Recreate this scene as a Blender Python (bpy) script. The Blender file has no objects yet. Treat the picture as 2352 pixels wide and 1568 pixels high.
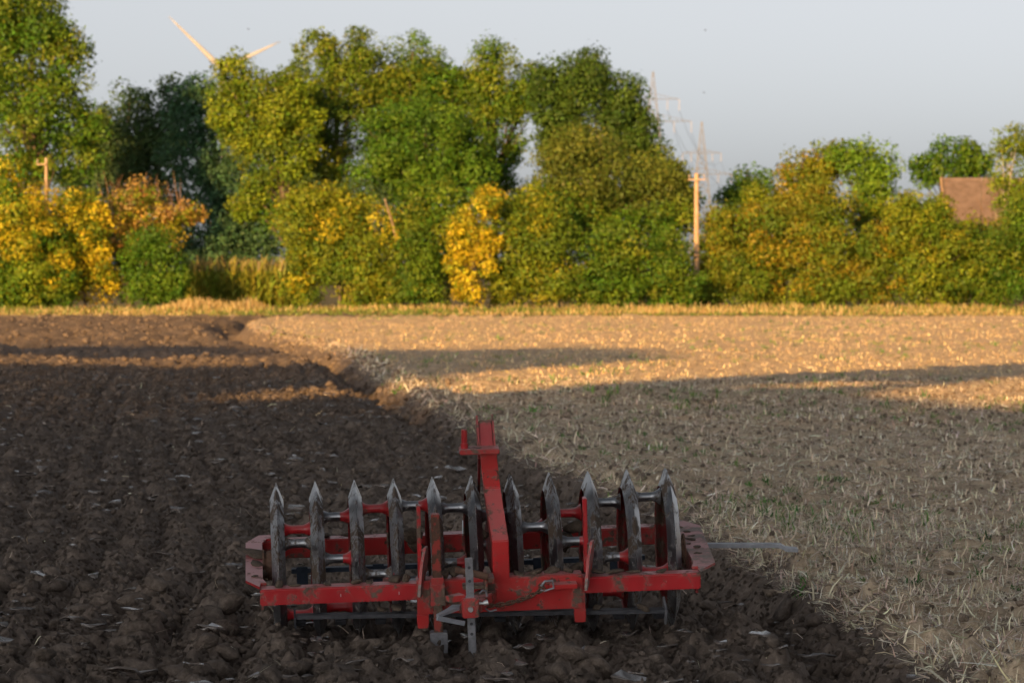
import bpy, bmesh, math, random
import numpy as np
from mathutils import Matrix, Vector

# ------------------------------------------------------------------ camera
scene = bpy.context.scene
COL = scene.collection
R = math.radians
FPX, CAM_H, PITCH = 8820.0, 1.7, math.atan(164.0 / 8820.0)      # focal length in 2352-px frame units
cam_data = bpy.data.cameras.new('camera')
cam_data.sensor_width = 36.0
cam_data.lens = 135.0
cam_data.clip_start = 0.1
cam_data.clip_end = 20000.0
cam_data.dof.use_dof = True
cam_data.dof.focus_distance = 17.0
cam_data.dof.aperture_fstop = 8.5
cam_data.dof.aperture_blades = 9
cam = bpy.data.objects.new('camera', cam_data)
COL.objects.link(cam)
cam.location = (0, 0, CAM_H)
cam.rotation_euler = (math.pi / 2 - PITCH, 0, 0)
scene.camera = cam

# ------------------------------------------------------------------ light
SUN_EL, SUN_AZ = R(15.0), R(25.0)          # low evening sun, behind the camera and to its left
SUN_DIR = Vector((-math.sin(SUN_AZ) * math.cos(SUN_EL), -math.cos(SUN_AZ) * math.cos(SUN_EL), math.sin(SUN_EL)))
world = bpy.data.worlds.new('World')
scene.world = world
world.use_nodes = True
wn = world.node_tree
wn.nodes.clear()
sky = wn.nodes.new('ShaderNodeTexSky')
sky.sky_type = 'NISHITA'
sky.sun_disc = False
sky.sun_elevation = SUN_EL
sky.sun_rotation = math.pi + SUN_AZ
sky.altitude = 50
sky.air_density = 0.45
sky.dust_density = 1.5
sky.ozone_density = 1.0
bg = wn.nodes.new('ShaderNodeBackground')
bg.inputs['Strength'].default_value = 0.060
wo = wn.nodes.new('ShaderNodeOutputWorld')
hsv = wn.nodes.new('ShaderNodeHueSaturation')      # evening air is greyer than the model's
hsv.inputs['Saturation'].default_value = 0.18
wn.links.new(sky.outputs[0], hsv.inputs['Color'])
wn.links.new(hsv.outputs[0], bg.inputs['Color'])
wn.links.new(bg.outputs[0], wo.inputs['Surface'])

sun_data = bpy.data.lights.new('sun', 'SUN')
sun_data.energy = 5.0
sun_data.angle = R(0.5)
sun_data.color = (1.0, 0.56, 0.185)
sun = bpy.data.objects.new('sun', sun_data)
COL.objects.link(sun)
sun.rotation_euler = SUN_DIR.to_track_quat('Z', 'Y').to_euler()

scene.view_settings.view_transform = 'Standard'
scene.view_settings.look = 'None'
scene.view_settings.exposure = 1.1
scene.view_settings.gamma = 1.0
scene.view_settings.use_curve_mapping = False
scene.render.film_transparent = False
scene.cycles.use_denoising = True
scene.cycles.max_bounces = 8
scene.cycles.transparent_max_bounces = 4

rng = np.random.default_rng(7)
random.seed(7)


def ray(px, py):
    x = (px - 1176) / FPX
    y = -(py - 784) / FPX
    return np.array([x, math.cos(PITCH) + y * math.sin(PITCH), -math.sin(PITCH) + y * math.cos(PITCH)])


def at(px, py, d):
    """point at distance d (along y) that is seen at px, py of the 2352 px wide photograph"""
    r = ray(px, py)
    return Vector(np.array([0, 0, CAM_H]) + d / r[1] * r)


def to_px(x, y, z=0.0):
    """vectorised projection of a ground point"""
    zc = y * math.cos(PITCH) - (z - CAM_H) * math.sin(PITCH)
    yc = y * math.sin(PITCH) + (z - CAM_H) * math.cos(PITCH)
    return 1176 + FPX * x / zc, 784 - FPX * yc / zc


# ------------------------------------------------------------------ object helpers
def tag(o, label=None, category=None, group=None, kind=None):
    if label: o['label'] = label
    if category: o['category'] = category
    if group: o['group'] = group
    if kind: o['kind'] = kind
    return o


def empty(name, loc=(0, 0, 0)):
    o = bpy.data.objects.new(name, None)
    o.empty_display_size = 0.2
    COL.objects.link(o)
    o.location = loc
    return o


def link(name, me, mats, parent=None, smooth=False):
    o = bpy.data.objects.new(name, me)
    COL.objects.link(o)
    for m in (mats if isinstance(mats, (list, tuple)) else [mats]):
        me.materials.append(m)
    if parent is not None:
        o.parent = parent
    if smooth:
        me.polygons.foreach_set('use_smooth', np.ones(len(me.polygons), dtype=bool))
    return o


def np_mesh(name, verts, faces, mats, parent=None, smooth=False, tint=None, point=None):
    """verts (n,3), faces (m,k) with one k for all"""
    verts = np.asarray(verts, dtype=np.float32)
    faces = np.asarray(faces, dtype=np.int32)
    m, k = faces.shape
    me = bpy.data.meshes.new(name)
    me.vertices.add(len(verts))
    me.vertices.foreach_set('co', verts.ravel())
    me.loops.add(m * k)
    me.loops.foreach_set('vertex_index', faces.ravel())
    me.polygons.add(m)
    me.polygons.foreach_set('loop_start', np.arange(0, m * k, k, dtype=np.int32))
    me.update(calc_edges=True)
    if tint is not None:
        a = me.attributes.new('tint', 'FLOAT_COLOR', 'FACE')
        c = np.ones((m, 4), dtype=np.float32)
        c[:, :3] = tint
        a.data.foreach_set('color', c.ravel())
    if point is not None:
        a = me.attributes.new('stubble', 'FLOAT', 'POINT')
        a.data.foreach_set('value', np.asarray(point, dtype=np.float32))
    return link(name, me, mats, parent, smooth)


def bm_obj(name, bm, mats, parent=None, smooth=False, bevel=0.0):
    if bevel > 0:
        bmesh.ops.bevel(bm, geom=[e for e in bm.edges], offset=bevel, segments=2, affect='EDGES', clamp_overlap=True)
    bmesh.ops.recalc_face_normals(bm, faces=bm.faces)
    me = bpy.data.meshes.new(name)
    bm.to_mesh(me)
    bm.free()
    return link(name, me, mats, parent, smooth)


def add_box(bm, a, b):
    (x0, y0, z0), (x1, y1, z1) = a, b
    v = [bm.verts.new(p) for p in ((x0, y0, z0), (x1, y0, z0), (x1, y1, z0), (x0, y1, z0),
                                   (x0, y0, z1), (x1, y0, z1), (x1, y1, z1), (x0, y1, z1))]
    for f in ((0, 3, 2, 1), (4, 5, 6, 7), (0, 1, 5, 4), (1, 2, 6, 5), (2, 3, 7, 6), (3, 0, 4, 7)):
        bm.faces.new([v[i] for i in f])


def add_beam(bm, p, q, w, h, up=(0, 0, 1)):
    """rectangular bar from p to q, w wide (sideways), h high"""
    p, q, up = Vector(p), Vector(q), Vector(up)
    d = (q - p).normalized()
    s = d.cross(up).normalized()
    n = s.cross(d).normalized()
    r = []
    for c in (p, q):
        r.append([bm.verts.new(c + s * (w / 2 * i) + n * (h / 2 * j)) for i, j in ((-1, -1), (1, -1), (1, 1), (-1, 1))])
    bm.faces.new(r[0][::-1])
    bm.faces.new(r[1])
    for i in range(4):
        k = (i + 1) % 4
        bm.faces.new((r[0][i], r[0][k], r[1][k], r[1][i]))


def add_tube(bm, pts, radii, seg=10, cap=True):
    pts = [Vector(p) for p in pts]
    n = len(pts)
    if not isinstance(radii, (list, tuple)):
        radii = [radii] * n
    rings, ref = [], None
    for i, p in enumerate(pts):
        d = (pts[min(i + 1, n - 1)] - pts[max(i - 1, 0)]).normalized()
        if ref is None:
            ref = d.orthogonal().normalized()
        s = (ref - d * ref.dot(d)).normalized()
        ref = s
        t = d.cross(s)
        rings.append([bm.verts.new(p + (s * math.cos(a) + t * math.sin(a)) * radii[i])
                      for a in (2 * math.pi * k / seg for k in range(seg))])
    for a, b in zip(rings, rings[1:]):
        for k in range(seg):
            bm.faces.new((a[k], a[(k + 1) % seg], b[(k + 1) % seg], b[k]))
    if cap:
        bm.faces.new(rings[0][::-1])
        bm.faces.new(rings[-1])


def add_prism(bm, outline, axis, lo, hi):
    """outline: 2D points in the two remaining axes (in xyz order), extruded along axis from lo to hi"""
    def p3(p, h):
        c = list(p)
        c.insert(axis, h)
        return bm.verts.new(c)
    a = [p3(p, lo) for p in outline]
    b = [p3(p, hi) for p in outline]
    n = len(outline)
    bm.faces.new(a[::-1])
    bm.faces.new(b)
    for i in range(n):
        k = (i + 1) % n
        bm.faces.new((a[i], a[k], b[k], b[i]))


# ------------------------------------------------------------------ materials
def new_mat(name):
    m = bpy.data.materials.new(name)
    m.use_nodes = True
    nt = m.node_tree
    return m, nt, nt.nodes['Principled BSDF'], nt.nodes['Material Output']


def N(nt, kind, **kw):
    n = nt.nodes.new(kind)
    for k, v in kw.items():
        if k in ('operation', 'data_type', 'blend_type', 'noise_dimensions', 'feature', 'attribute_name', 'musgrave_type', 'normalize', 'clamp_factor'):
            setattr(n, k, v)
        else:
            n.inputs[k.replace('_', ' ')].default_value = v
    return n


def noise(nt, scale, detail=4.0, rough=0.55, coord=None, dist=0.0):
    n = N(nt, 'ShaderNodeTexNoise', Scale=scale, Detail=detail, Roughness=rough, Distortion=dist)
    if coord is not None:
        nt.links.new(coord, n.inputs['Vector'])
    return n


def ramp(nt, fac, stops):
    n = nt.nodes.new('ShaderNodeValToRGB')
    nt.links.new(fac, n.inputs[0])
    e = n.color_ramp.elements
    while len(e) > 1:
        e.remove(e[0])
    e[0].position, e[0].color = stops[0][0], (*stops[0][1], 1)
    for p, c in stops[1:]:
        x = e.new(p)
        x.color = (*c, 1)
    return n


def mixc(nt, fac, a, b):
    n = nt.nodes.new('ShaderNodeMix')
    n.data_type = 'RGBA'
    for sock, val in ((n.inputs[0], fac), (n.inputs[6], a), (n.inputs[7], b)):
        if isinstance(val, (tuple, list)):
            sock.default_value = (*val, 1)
        elif isinstance(val, (int, float)):
            sock.default_value = val
        else:
            nt.links.new(val, sock)
    return n.outputs[2]


def bump(nt, height, strength, dist, bsdf):
    b = N(nt, 'ShaderNodeBump', Strength=strength, Distance=dist)
    nt.links.new(height, b.inputs['Height'])
    nt.links.new(b.outputs[0], bsdf.inputs['Normal'])
    return b


def coords(nt):
    return nt.nodes.new('ShaderNodeTexCoord').outputs['Object']


def soil_material(name, sets, rough=0.85, bump_s=0.6, scale=1.0):
    """sets: one or two (dark, mid, light) colour sets; the second comes in with the mesh attribute 'stubble'"""
    m, nt, b, o = new_mat(name)
    c = coords(nt)
    n1 = noise(nt, 2.2 * scale, 6, 0.62, c)
    n2 = noise(nt, 26 * scale, 5, 0.65, c)
    n3 = noise(nt, 110 * scale, 4, 0.7, c)
    cols = []
    for dark, mid, light in sets:
        r1 = ramp(nt, n1.outputs[0], [(0.3, dark), (0.55, mid), (0.8, light)])
        r2 = ramp(nt, n2.outputs[0], [(0.35, dark), (0.52, mid), (0.7, light)])
        cols.append(mixc(nt, 0.55, r1.outputs[0], r2.outputs[0]))
    out = cols[0]
    if len(cols) > 1:
        a = nt.nodes.new('ShaderNodeAttribute')
        a.attribute_name = 'stubble'
        e = noise(nt, 7, 5, 0.7, c)
        q = N(nt, 'ShaderNodeMath', operation='MULTIPLY_ADD')
        nt.links.new(e.outputs[0], q.inputs[0])
        q.inputs[1].default_value = 0.9
        nt.links.new(a.outputs['Fac'], q.inputs[2])
        f = ramp(nt, q.outputs[0], [(0.78, (0, 0, 0)), (1.12, (1, 1, 1))])
        out = mixc(nt, f.outputs[0], cols[0], cols[1])
    nt.links.new(out, b.inputs['Base Color'])
    b.inputs['Roughness'].default_value = rough
    b.inputs['Specular IOR Level'].default_value = 0.25
    h = N(nt, 'ShaderNodeMath', operation='ADD')
    nt.links.new(n2.outputs[0], h.inputs[0])
    nt.links.new(n3.outputs[0], h.inputs[1])
    bump(nt, h.outputs[0], bump_s, 0.016 / scale, b)
    return m


M = {}
SOIL = ((0.060, 0.047, 0.038), (0.165, 0.128, 0.103), (0.31, 0.25, 0.207))
STUB = ((0.29, 0.224, 0.160), (0.53, 0.415, 0.29), (0.71, 0.58, 0.42))
M['soil'] = soil_material('field_soil', (SOIL, STUB), bump_s=0.55)
M['clod'] = soil_material('soil_clod', (SOIL,), bump_s=1.0)
M['edge_clod'] = soil_material('edge_clod', (((0.14, 0.108, 0.083), (0.27, 0.21, 0.16), (0.42, 0.335, 0.255)),), bump_s=1.0)


def smear_material():
    m, nt, b, o = new_mat('smeared_clay')
    c = coords(nt)
    n = noise(nt, 14, 5, 0.6, c)
    r = ramp(nt, n.outputs[0], [(0.3, (0.085, 0.065, 0.055)), (0.7, (0.16, 0.135, 0.12))])
    nt.links.new(r.outputs[0], b.inputs['Base Color'])
    rr = ramp(nt, n.outputs[0], [(0.35, (0.16,) * 3), (0.75, (0.36,) * 3)])
    nt.links.new(rr.outputs[0], b.inputs['Roughness'])
    b.inputs['Specular IOR Level'].default_value = 0.9
    n2 = noise(nt, 60, 4, 0.6, c)
    bump(nt, n2.outputs[0], 0.25, 0.004, b)
    return m


M['smear'] = smear_material()


def paint_material(name, red, mud_amount, rust_amount, gloss=0.38, mudc=((0.060, 0.042, 0.030), (0.150, 0.110, 0.080))):
    m, nt, b, o = new_mat(name)
    c = coords(nt)
    nb = noise(nt, 7, 6, 0.65, c, 0.4)
    nf = noise(nt, 55, 6, 0.7, c)
    shade = ramp(nt, noise(nt, 3.0, 4, 0.5, c).outputs[0], [(0.3, tuple(x * 0.75 for x in red)), (0.7, tuple(min(1, x * 1.2) for x in red))])
    s = N(nt, 'ShaderNodeMath', operation='MULTIPLY_ADD')
    nt.links.new(nf.outputs[0], s.inputs[0])
    s.inputs[1].default_value = 0.35
    nt.links.new(nb.outputs[0], s.inputs[2])
    t = 0.92 - 0.30 * mud_amount
    mud = ramp(nt, s.outputs[0], [(t - 0.03, (0, 0, 0)), (t + 0.05, (1, 1, 1))])
    mud_col = ramp(nt, nf.outputs[0], [(0.3, mudc[0]), (0.7, mudc[1])])
    rn = noise(nt, 16, 7, 0.7, c)
    t2 = 0.78 - 0.24 * rust_amount
    rust = ramp(nt, rn.outputs[0], [(t2 - 0.02, (0, 0, 0)), (t2 + 0.02, (1, 1, 1))])
    rust_col = ramp(nt, nf.outputs[0], [(0.3, (0.035, 0.020, 0.015)), (0.7, (0.11, 0.045, 0.022))])
    c1 = mixc(nt, rust.outputs[0], shade.outputs[0], rust_col.outputs[0])
    # thin dust film
    dust = ramp(nt, nb.outputs[0], [(0.35, (0.02,) * 3), (0.75, (0.30,) * 3)])
    c2 = mixc(nt, dust.outputs[0], c1, (0.20, 0.13, 0.10))
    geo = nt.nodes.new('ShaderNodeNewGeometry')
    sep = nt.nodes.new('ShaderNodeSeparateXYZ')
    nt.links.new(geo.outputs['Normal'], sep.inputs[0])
    upf = ramp(nt, sep.outputs['Z'], [(0.45, (0, 0, 0)), (0.95, (0.42,) * 3)])  # pinkish sky sheen on up-facing faces, painted into the colour
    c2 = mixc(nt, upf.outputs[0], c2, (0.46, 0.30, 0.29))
    c3 = mixc(nt, mud.outputs[0], c2, mud_col.outputs[0])
    nt.links.new(c3, b.inputs['Base Color'])
    mx = N(nt, 'ShaderNodeMath', operation='MAXIMUM')
    nt.links.new(mud.outputs[0], mx.inputs[0])
    nt.links.new(rust.outputs[0], mx.inputs[1])
    rg = ramp(nt, mx.outputs[0], [(0.0, (gloss,) * 3), (1.0, (0.85,) * 3)])
    nt.links.new(rg.outputs[0], b.inputs['Roughness'])
    hh = N(nt, 'ShaderNodeMath', operation='MULTIPLY')
    nt.links.new(mx.outputs[0], hh.inputs[0])
    nt.links.new(nf.outputs[0], hh.inputs[1])
    bump(nt, hh.outputs[0], 0.5, 0.004, b)
    return m


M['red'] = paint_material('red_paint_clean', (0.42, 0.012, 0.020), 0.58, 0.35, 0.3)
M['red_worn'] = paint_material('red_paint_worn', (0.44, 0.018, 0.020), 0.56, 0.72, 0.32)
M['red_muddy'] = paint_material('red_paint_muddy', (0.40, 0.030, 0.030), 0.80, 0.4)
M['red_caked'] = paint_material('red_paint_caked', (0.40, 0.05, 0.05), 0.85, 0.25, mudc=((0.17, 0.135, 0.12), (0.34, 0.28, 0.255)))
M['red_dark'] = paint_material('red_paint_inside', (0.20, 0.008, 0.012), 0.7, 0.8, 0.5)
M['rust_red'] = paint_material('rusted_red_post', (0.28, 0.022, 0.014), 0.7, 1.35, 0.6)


def steel_material():
    m, nt, b, o = new_mat('worn_steel_rim')
    c = coords(nt)
    n = noise(nt, 9, 6, 0.65, c, 0.6)
    nf = noise(nt, 60, 5, 0.7, c)
    s = N(nt, 'ShaderNodeMath', operation='MULTIPLY_ADD')
    nt.links.new(nf.outputs[0], s.inputs[0])
    s.inputs[1].default_value = 0.4
    nt.links.new(n.outputs[0], s.inputs[2])
    dirt = ramp(nt, s.outputs[0], [(0.67, (0, 0, 0)), (0.77, (1, 1, 1))])
    metal = ramp(nt, n.outputs[0], [(0.3, (0.22, 0.23, 0.25)), (0.7, (0.46, 0.475, 0.50))])
    nt.links.new(mixc(nt, dirt.outputs[0], metal.outputs[0], (0.085, 0.060, 0.042)), b.inputs['Base Color'])
    inv = ramp(nt, dirt.outputs[0], [(0.0, (0.95,) * 3), (1.0, (0.0,) * 3)])
    nt.links.new(inv.outputs[0], b.inputs['Metallic'])
    rg = ramp(nt, dirt.outputs[0], [(0.0, (0.34,) * 3), (1.0, (0.9,) * 3)])
    nt.links.new(rg.outputs[0], b.inputs['Roughness'])
    bump(nt, dirt.outputs[0], 0.35, 0.003, b)
    return m


M['steel'] = steel_material()


def simple_material(name, a, b_, scale, rough=0.6, metal=0.0, bump_s=0.2, bump_d=0.003, detail=5):
    m, nt, b, o = new_mat(name)
    c = coords(nt)
    n = noise(nt, scale, detail, 0.65, c)
    r = ramp(nt, n.outputs[0], [(0.3, a), (0.7, b_)])
    nt.links.new(r.outputs[0], b.inputs['Base Color'])
    b.inputs['Roughness'].default_value = rough
    b.inputs['Metallic'].default_value = metal
    if bump_s:
        bump(nt, n.outputs[0], bump_s, bump_d, b)
    return m


M['galv'] = simple_material('grey_bare_steel', (0.17, 0.17, 0.185), (0.33, 0.33, 0.355), 30, 0.45, 0.5)
M['bare'] = simple_material('bare_bar_steel', (0.26, 0.275, 0.31), (0.40, 0.42, 0.46), 25, 0.4, 0.35)
M['bright'] = simple_material('bright_zinc', (0.55, 0.57, 0.58), (0.75, 0.77, 0.78), 30, 0.35, 0.7)
M['iron'] = simple_material('dark_iron', (0.030, 0.033, 0.040), (0.085, 0.085, 0.095), 24, 0.5, 0.4)
M['blue_iron'] = simple_material('dark_blue_iron', (0.020, 0.032, 0.055), (0.055, 0.075, 0.11), 24, 0.5, 0.2)
M['rust'] = simple_material('brown_rust', (0.055, 0.030, 0.020), (0.16, 0.085, 0.055), 40, 0.85)
M['mud'] = simple_material('dried_mud', (0.050, 0.036, 0.026), (0.125, 0.092, 0.066), 60, 0.95, 0, 0.8, 0.01)
M['bark'] = simple_material('tree_bark', (0.06, 0.045, 0.032), (0.17, 0.13, 0.09), 6, 0.9, 0, 0.6, 0.03)
M['pale_bark'] = simple_material('pale_bark', (0.30, 0.26, 0.20), (0.52, 0.47, 0.38), 5, 0.85, 0, 0.4, 0.02)
M['twig'] = simple_material('dry_twig', (0.16, 0.085, 0.05), (0.30, 0.18, 0.11), 6, 0.85, 0, 0)
M['pole_wood'] = simple_material('weathered_pole_wood', (0.30, 0.20, 0.12), (0.46, 0.34, 0.23), 3, 0.8, 0, 0.3, 0.01)
M['pylon'] = simple_material('pylon_galvanised', (0.10, 0.10, 0.105), (0.15, 0.15, 0.155), 0.5, 0.6, 0.0, 0)
M['white'] = simple_material('turbine_white', (0.26, 0.262, 0.275), (0.30, 0.302, 0.315), 0.2, 0.45, 0, 0)
M['tile'] = simple_material('brown_roof_tile', (0.11, 0.078, 0.068), (0.20, 0.15, 0.135), 2.5, 0.8, 0, 0.3, 0.02)
M['brick'] = simple_material('barn_wall', (0.26, 0.13, 0.09), (0.38, 0.20, 0.14), 4, 0.9, 0, 0)
M['dark_bird'] = simple_material('dark_feather', (0.02, 0.02, 0.022), (0.05, 0.05, 0.05), 30, 0.8, 0, 0)
M['ceramic'] = simple_material('insulator_ceramic', (0.25, 0.20, 0.16), (0.4, 0.34, 0.28), 5, 0.3, 0, 0)
M['wire'] = simple_material('power_line_wire', (0.25, 0.23, 0.22), (0.35, 0.33, 0.31), 1, 0.6, 0.3, 0)


def tint_material(name, translucent, rough=0.6, spec=0.3, trans_gain=1.0):
    m, nt, b, o = new_mat(name)
    a = nt.nodes.new('ShaderNodeAttribute')
    a.attribute_name = 'tint'
    nt.links.new(a.outputs['Color'], b.inputs['Base Color'])
    b.inputs['Roughness'].default_value = rough
    b.inputs['Specular IOR Level'].default_value = spec
    if translucent > 0:
        t = nt.nodes.new('ShaderNodeBsdfTranslucent')
        nt.links.new(a.outputs['Color'], t.inputs['Color'])
        mx = nt.nodes.new('ShaderNodeMixShader')
        mx.inputs[0].default_value = translucent
        nt.links.new(b.outputs[0], mx.inputs[1])
        nt.links.new(t.outputs[0], mx.inputs[2])
        nt.links.new(mx.outputs[0], o.inputs['Surface'])
    return m


M['leaf'] = tint_material('leaf', 0.32)
M['grass'] = tint_material('grass_blade', 0.25)
M['straw'] = tint_material('straw', 0.10, 0.55)
M['verge_soil'] = soil_material('verge_ground', (((0.10, 0.085, 0.035), (0.17, 0.15, 0.06), (0.26, 0.22, 0.10)),), scale=0.5)
M['ground'] = soil_material('ground_far', (((0.07, 0.06, 0.03), (0.11, 0.10, 0.045), (0.17, 0.15, 0.07)),), scale=0.1)

# ------------------------------------------------------------------ numpy noise
_T = rng.random((64, 256, 256)).astype(np.float32)


def vnoise(x, y, s):
    xi, yi = np.floor(x).astype(np.int64), np.floor(y).astype(np.int64)
    fx, fy = x - xi, y - yi
    fx, fy = fx * fx * (3 - 2 * fx), fy * fy * (3 - 2 * fy)
    t = _T[s % 64]
    a, b = t[xi & 255, yi & 255], t[(xi + 1) & 255, yi & 255]
    c, d = t[xi & 255, (yi + 1) & 255], t[(xi + 1) & 255, (yi + 1) & 255]
    return (a + (b - a) * fx) * (1 - fy) + (c + (d - c) * fx) * fy


def fbm(x, y, s, octaves=4, gain=0.5):
    v, amp, tot = 0, 1.0, 0
    for i in range(octaves):
        v = v + amp * vnoise(x * 2 ** i + 17.3 * i, y * 2 ** i + 5.1 * i, s + i)
        tot += amp
        amp *= gain
    return v / tot - 0.5


def domes(x, y, cell, s, fill=1.0):
    """union of lumpy half-ellipsoids, one per jittered cell: height 0..1"""
    x, y = x / cell, y / cell
    x = x + 0.5 * fbm(x * 2.3, y * 2.3, s + 5, 2)
    y = y + 0.5 * fbm(x * 2.1 + 9, y * 2.1, s + 7, 2)
    xi, yi = np.floor(x).astype(np.int64), np.floor(y).astype(np.int64)
    best = np.zeros_like(x)
    for i in (-1, 0, 1):
        for j in (-1, 0, 1):
            cx, cy = (xi + i) & 255, (yi + j) & 255
            px = xi + i + _T[s % 64][cx, cy]
            py = yi + j + _T[(s + 1) % 64][cx, cy]
            rr = 0.35 + 0.55 * _T[(s + 2) % 64][cx, cy]
            hh = _T[(s + 3) % 64][cx, cy]
            hh = np.where(hh < fill, 0.3 + 0.7 * hh / fill, 0)
            ax = _T[(s + 4) % 64][cx, cy] * 6.283
            dx, dy = x - px, y - py
            u = (dx * np.cos(ax) + dy * np.sin(ax)) * 0.8
            v = (-dx * np.sin(ax) + dy * np.cos(ax)) * 1.3
            q = 1 - (u * u + v * v) / (rr * rr)
            best = np.maximum(best, hh * rr * np.sqrt(np.maximum(q, 0)))
    return best


def blocks(x, y, cell, s, fill=1.0):
    """union of tilted angular slabs, one per jittered cell"""
    x, y = x / cell, y / cell
    wx = 0.35 * fbm(x * 3.1, y * 3.1, s + 5, 3, 0.6)
    x, y = x + wx, y + 0.35 * fbm(x * 2.9 + 9, y * 2.9, s + 7, 3, 0.6)
    xi, yi = np.floor(x).astype(np.int64), np.floor(y).astype(np.int64)
    best = np.zeros_like(x)
    for i in (-1, 0, 1):
        for j in (-1, 0, 1):
            cx, cy = (xi + i) & 255, (yi + j) & 255
            T = lambda q: _T[(s + q) % 64][cx, cy]
            px, py = xi + i + T(0), yi + j + T(1)
            rr = 0.35 + 0.5 * T(2)
            hh = np.where(T(3) < fill, 0.35 + 0.65 * T(3) / fill, 0)
            ax = T(4) * 6.283
            dx, dy = x - px, y - py
            u = dx * np.cos(ax) + dy * np.sin(ax)
            v = -dx * np.sin(ax) + dy * np.cos(ax)
            m = np.maximum(np.maximum(np.abs(u) * 0.8, np.abs(v) * 1.15), np.abs(u * 0.7 + v * 0.8) * (0.8 + 0.5 * T(8))) / rr
            tilt = (T(9) - 0.5) * 1.5 * u / rr + (T(10) - 0.5) * 1.2 * v / rr
            top = np.clip((1 - m) * 3.2, 0, 1) * np.maximum(0.15, 0.75 + 0.5 * tilt)
            best = np.maximum(best, hh * rr * top)
    return best


# boundary between ploughed land (left) and stubble (right)
_BD = np.array([-40, 0, 10, 15.8, 19.2, 24.6, 34.0, 44.0, 55.5, 75.0, 107.0, 120.0, 128.0, 132.0, 134.5, 137.0, 139.0])
_BX = np.array([3.2, 2.2, 1.9, 1.66, 1.47, 1.18, 0.05, -0.83, -1.86, -3.37, -7.35, -8.3, -8.5, -8.0, -6.5, -3.0, 4.0])
PLOUGH_END = 139.5


def side(x, y):
    """signed distance to the furrow edge: negative on the ploughed side"""
    return x - np.interp(y, _BD, _BX) + 0.16 * fbm(x * 0.2 + 3, y * 1.3, 40, 3) * np.clip(y / 20, 0.6, 1.5)


def smooth(a, b, x):
    t = np.clip((x - a) / (b - a), 0, 1)
    return t * t * (3 - 2 * t)


def is_ploughed(x, y):
    return (side(x, y) < 0) & (y < PLOUGH_END)


def not_ploughed(x, y):
    s = side(x, y)
    return (s > 0.02) | (y > PLOUGH_END)


def height(x, y):
    s = side(x, y)
    pl = (1 - smooth(-0.15, 0.12, s)) * (1 - smooth(PLOUGH_END - 0.6, PLOUGH_END + 0.3, y))
    s_row = x - np.interp(y, _BD, _BX)
    rowmod = 0.35 + 1.3 * np.clip(fbm(x * 0.35, y * 0.06, 12, 2) + 0.5, 0, 1)
    ridges = np.abs(np.sin(math.pi * (s_row + 0.10 * fbm(x, y * 0.35, 14, 3)) / 0.31)) ** 0.6
    far = smooth(30, 110, y)
    p = 0.070 * (ridges - 0.6) * rowmod
    p = p + 0.075 * fbm(x * 0.9, y * 0.6, 2, 3)
    fore = 1.0 - 0.45 * smooth(16.5, 24, y)               # the strip before the press is not packed down yet
    fine = 1 - 0.75 * smooth(35, 85, y)
    p = p + 0.085 * fore * fine * blocks(x, y, 0.26, 20, 0.5)
    p = p + 0.085 * fore * fine * blocks(x, y, 0.13, 26, 0.7)
    p = p + 0.080 * fine * blocks(x, y, 0.075, 28, 0.8)
    p = p + 0.045 * domes(x, y, 0.16, 27, 0.8)
    p = p + 0.070 * domes(x, y, 0.075, 33, 0.9) * fine
    p = p + 0.045 * fbm(x * 12, y * 12, 6, 4, 0.75) * fine
    p = p + 0.30 * smooth(50, 90, y) * (blocks(x, y * 0.75, 0.5, 36, 0.9) - 0.2)
    p = p + 0.03 * np.exp(-((y - 17.6) / 0.7) ** 2) * smooth(-1, 1.2, x)
    p = p - 0.075 - (0.22 + 0.22 * smooth(60, 110, y)) * np.exp(-((s + 0.24 + 0.3 * smooth(60, 110, y)) / (0.20 + 0.35 * smooth(60, 110, y))) ** 2)
    edge = np.exp(-((s - 0.28) / 0.40) ** 2) * smooth(-0.1, 0.1, s)
    q = 0.05 * fbm(x * 0.35, y * 0.3, 3, 3) + 0.055 * fbm(x * 3, y * 2.2, 8, 4, 0.6) + 0.085 * blocks(x, y, 0.16, 44, 0.35)
    q = q + 0.035 * fbm(x * 11, y * 11, 9, 3, 0.65)
    q = q + edge * (0.02 + 0.13 * blocks(x, y, 0.17, 50, 0.7) + 0.08 * blocks(x, y, 0.08, 52, 0.8) + 0.10 * fbm(x * 4, y * 4, 30, 4, 0.65))
    return pl * p + (1 - pl) * q


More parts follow.
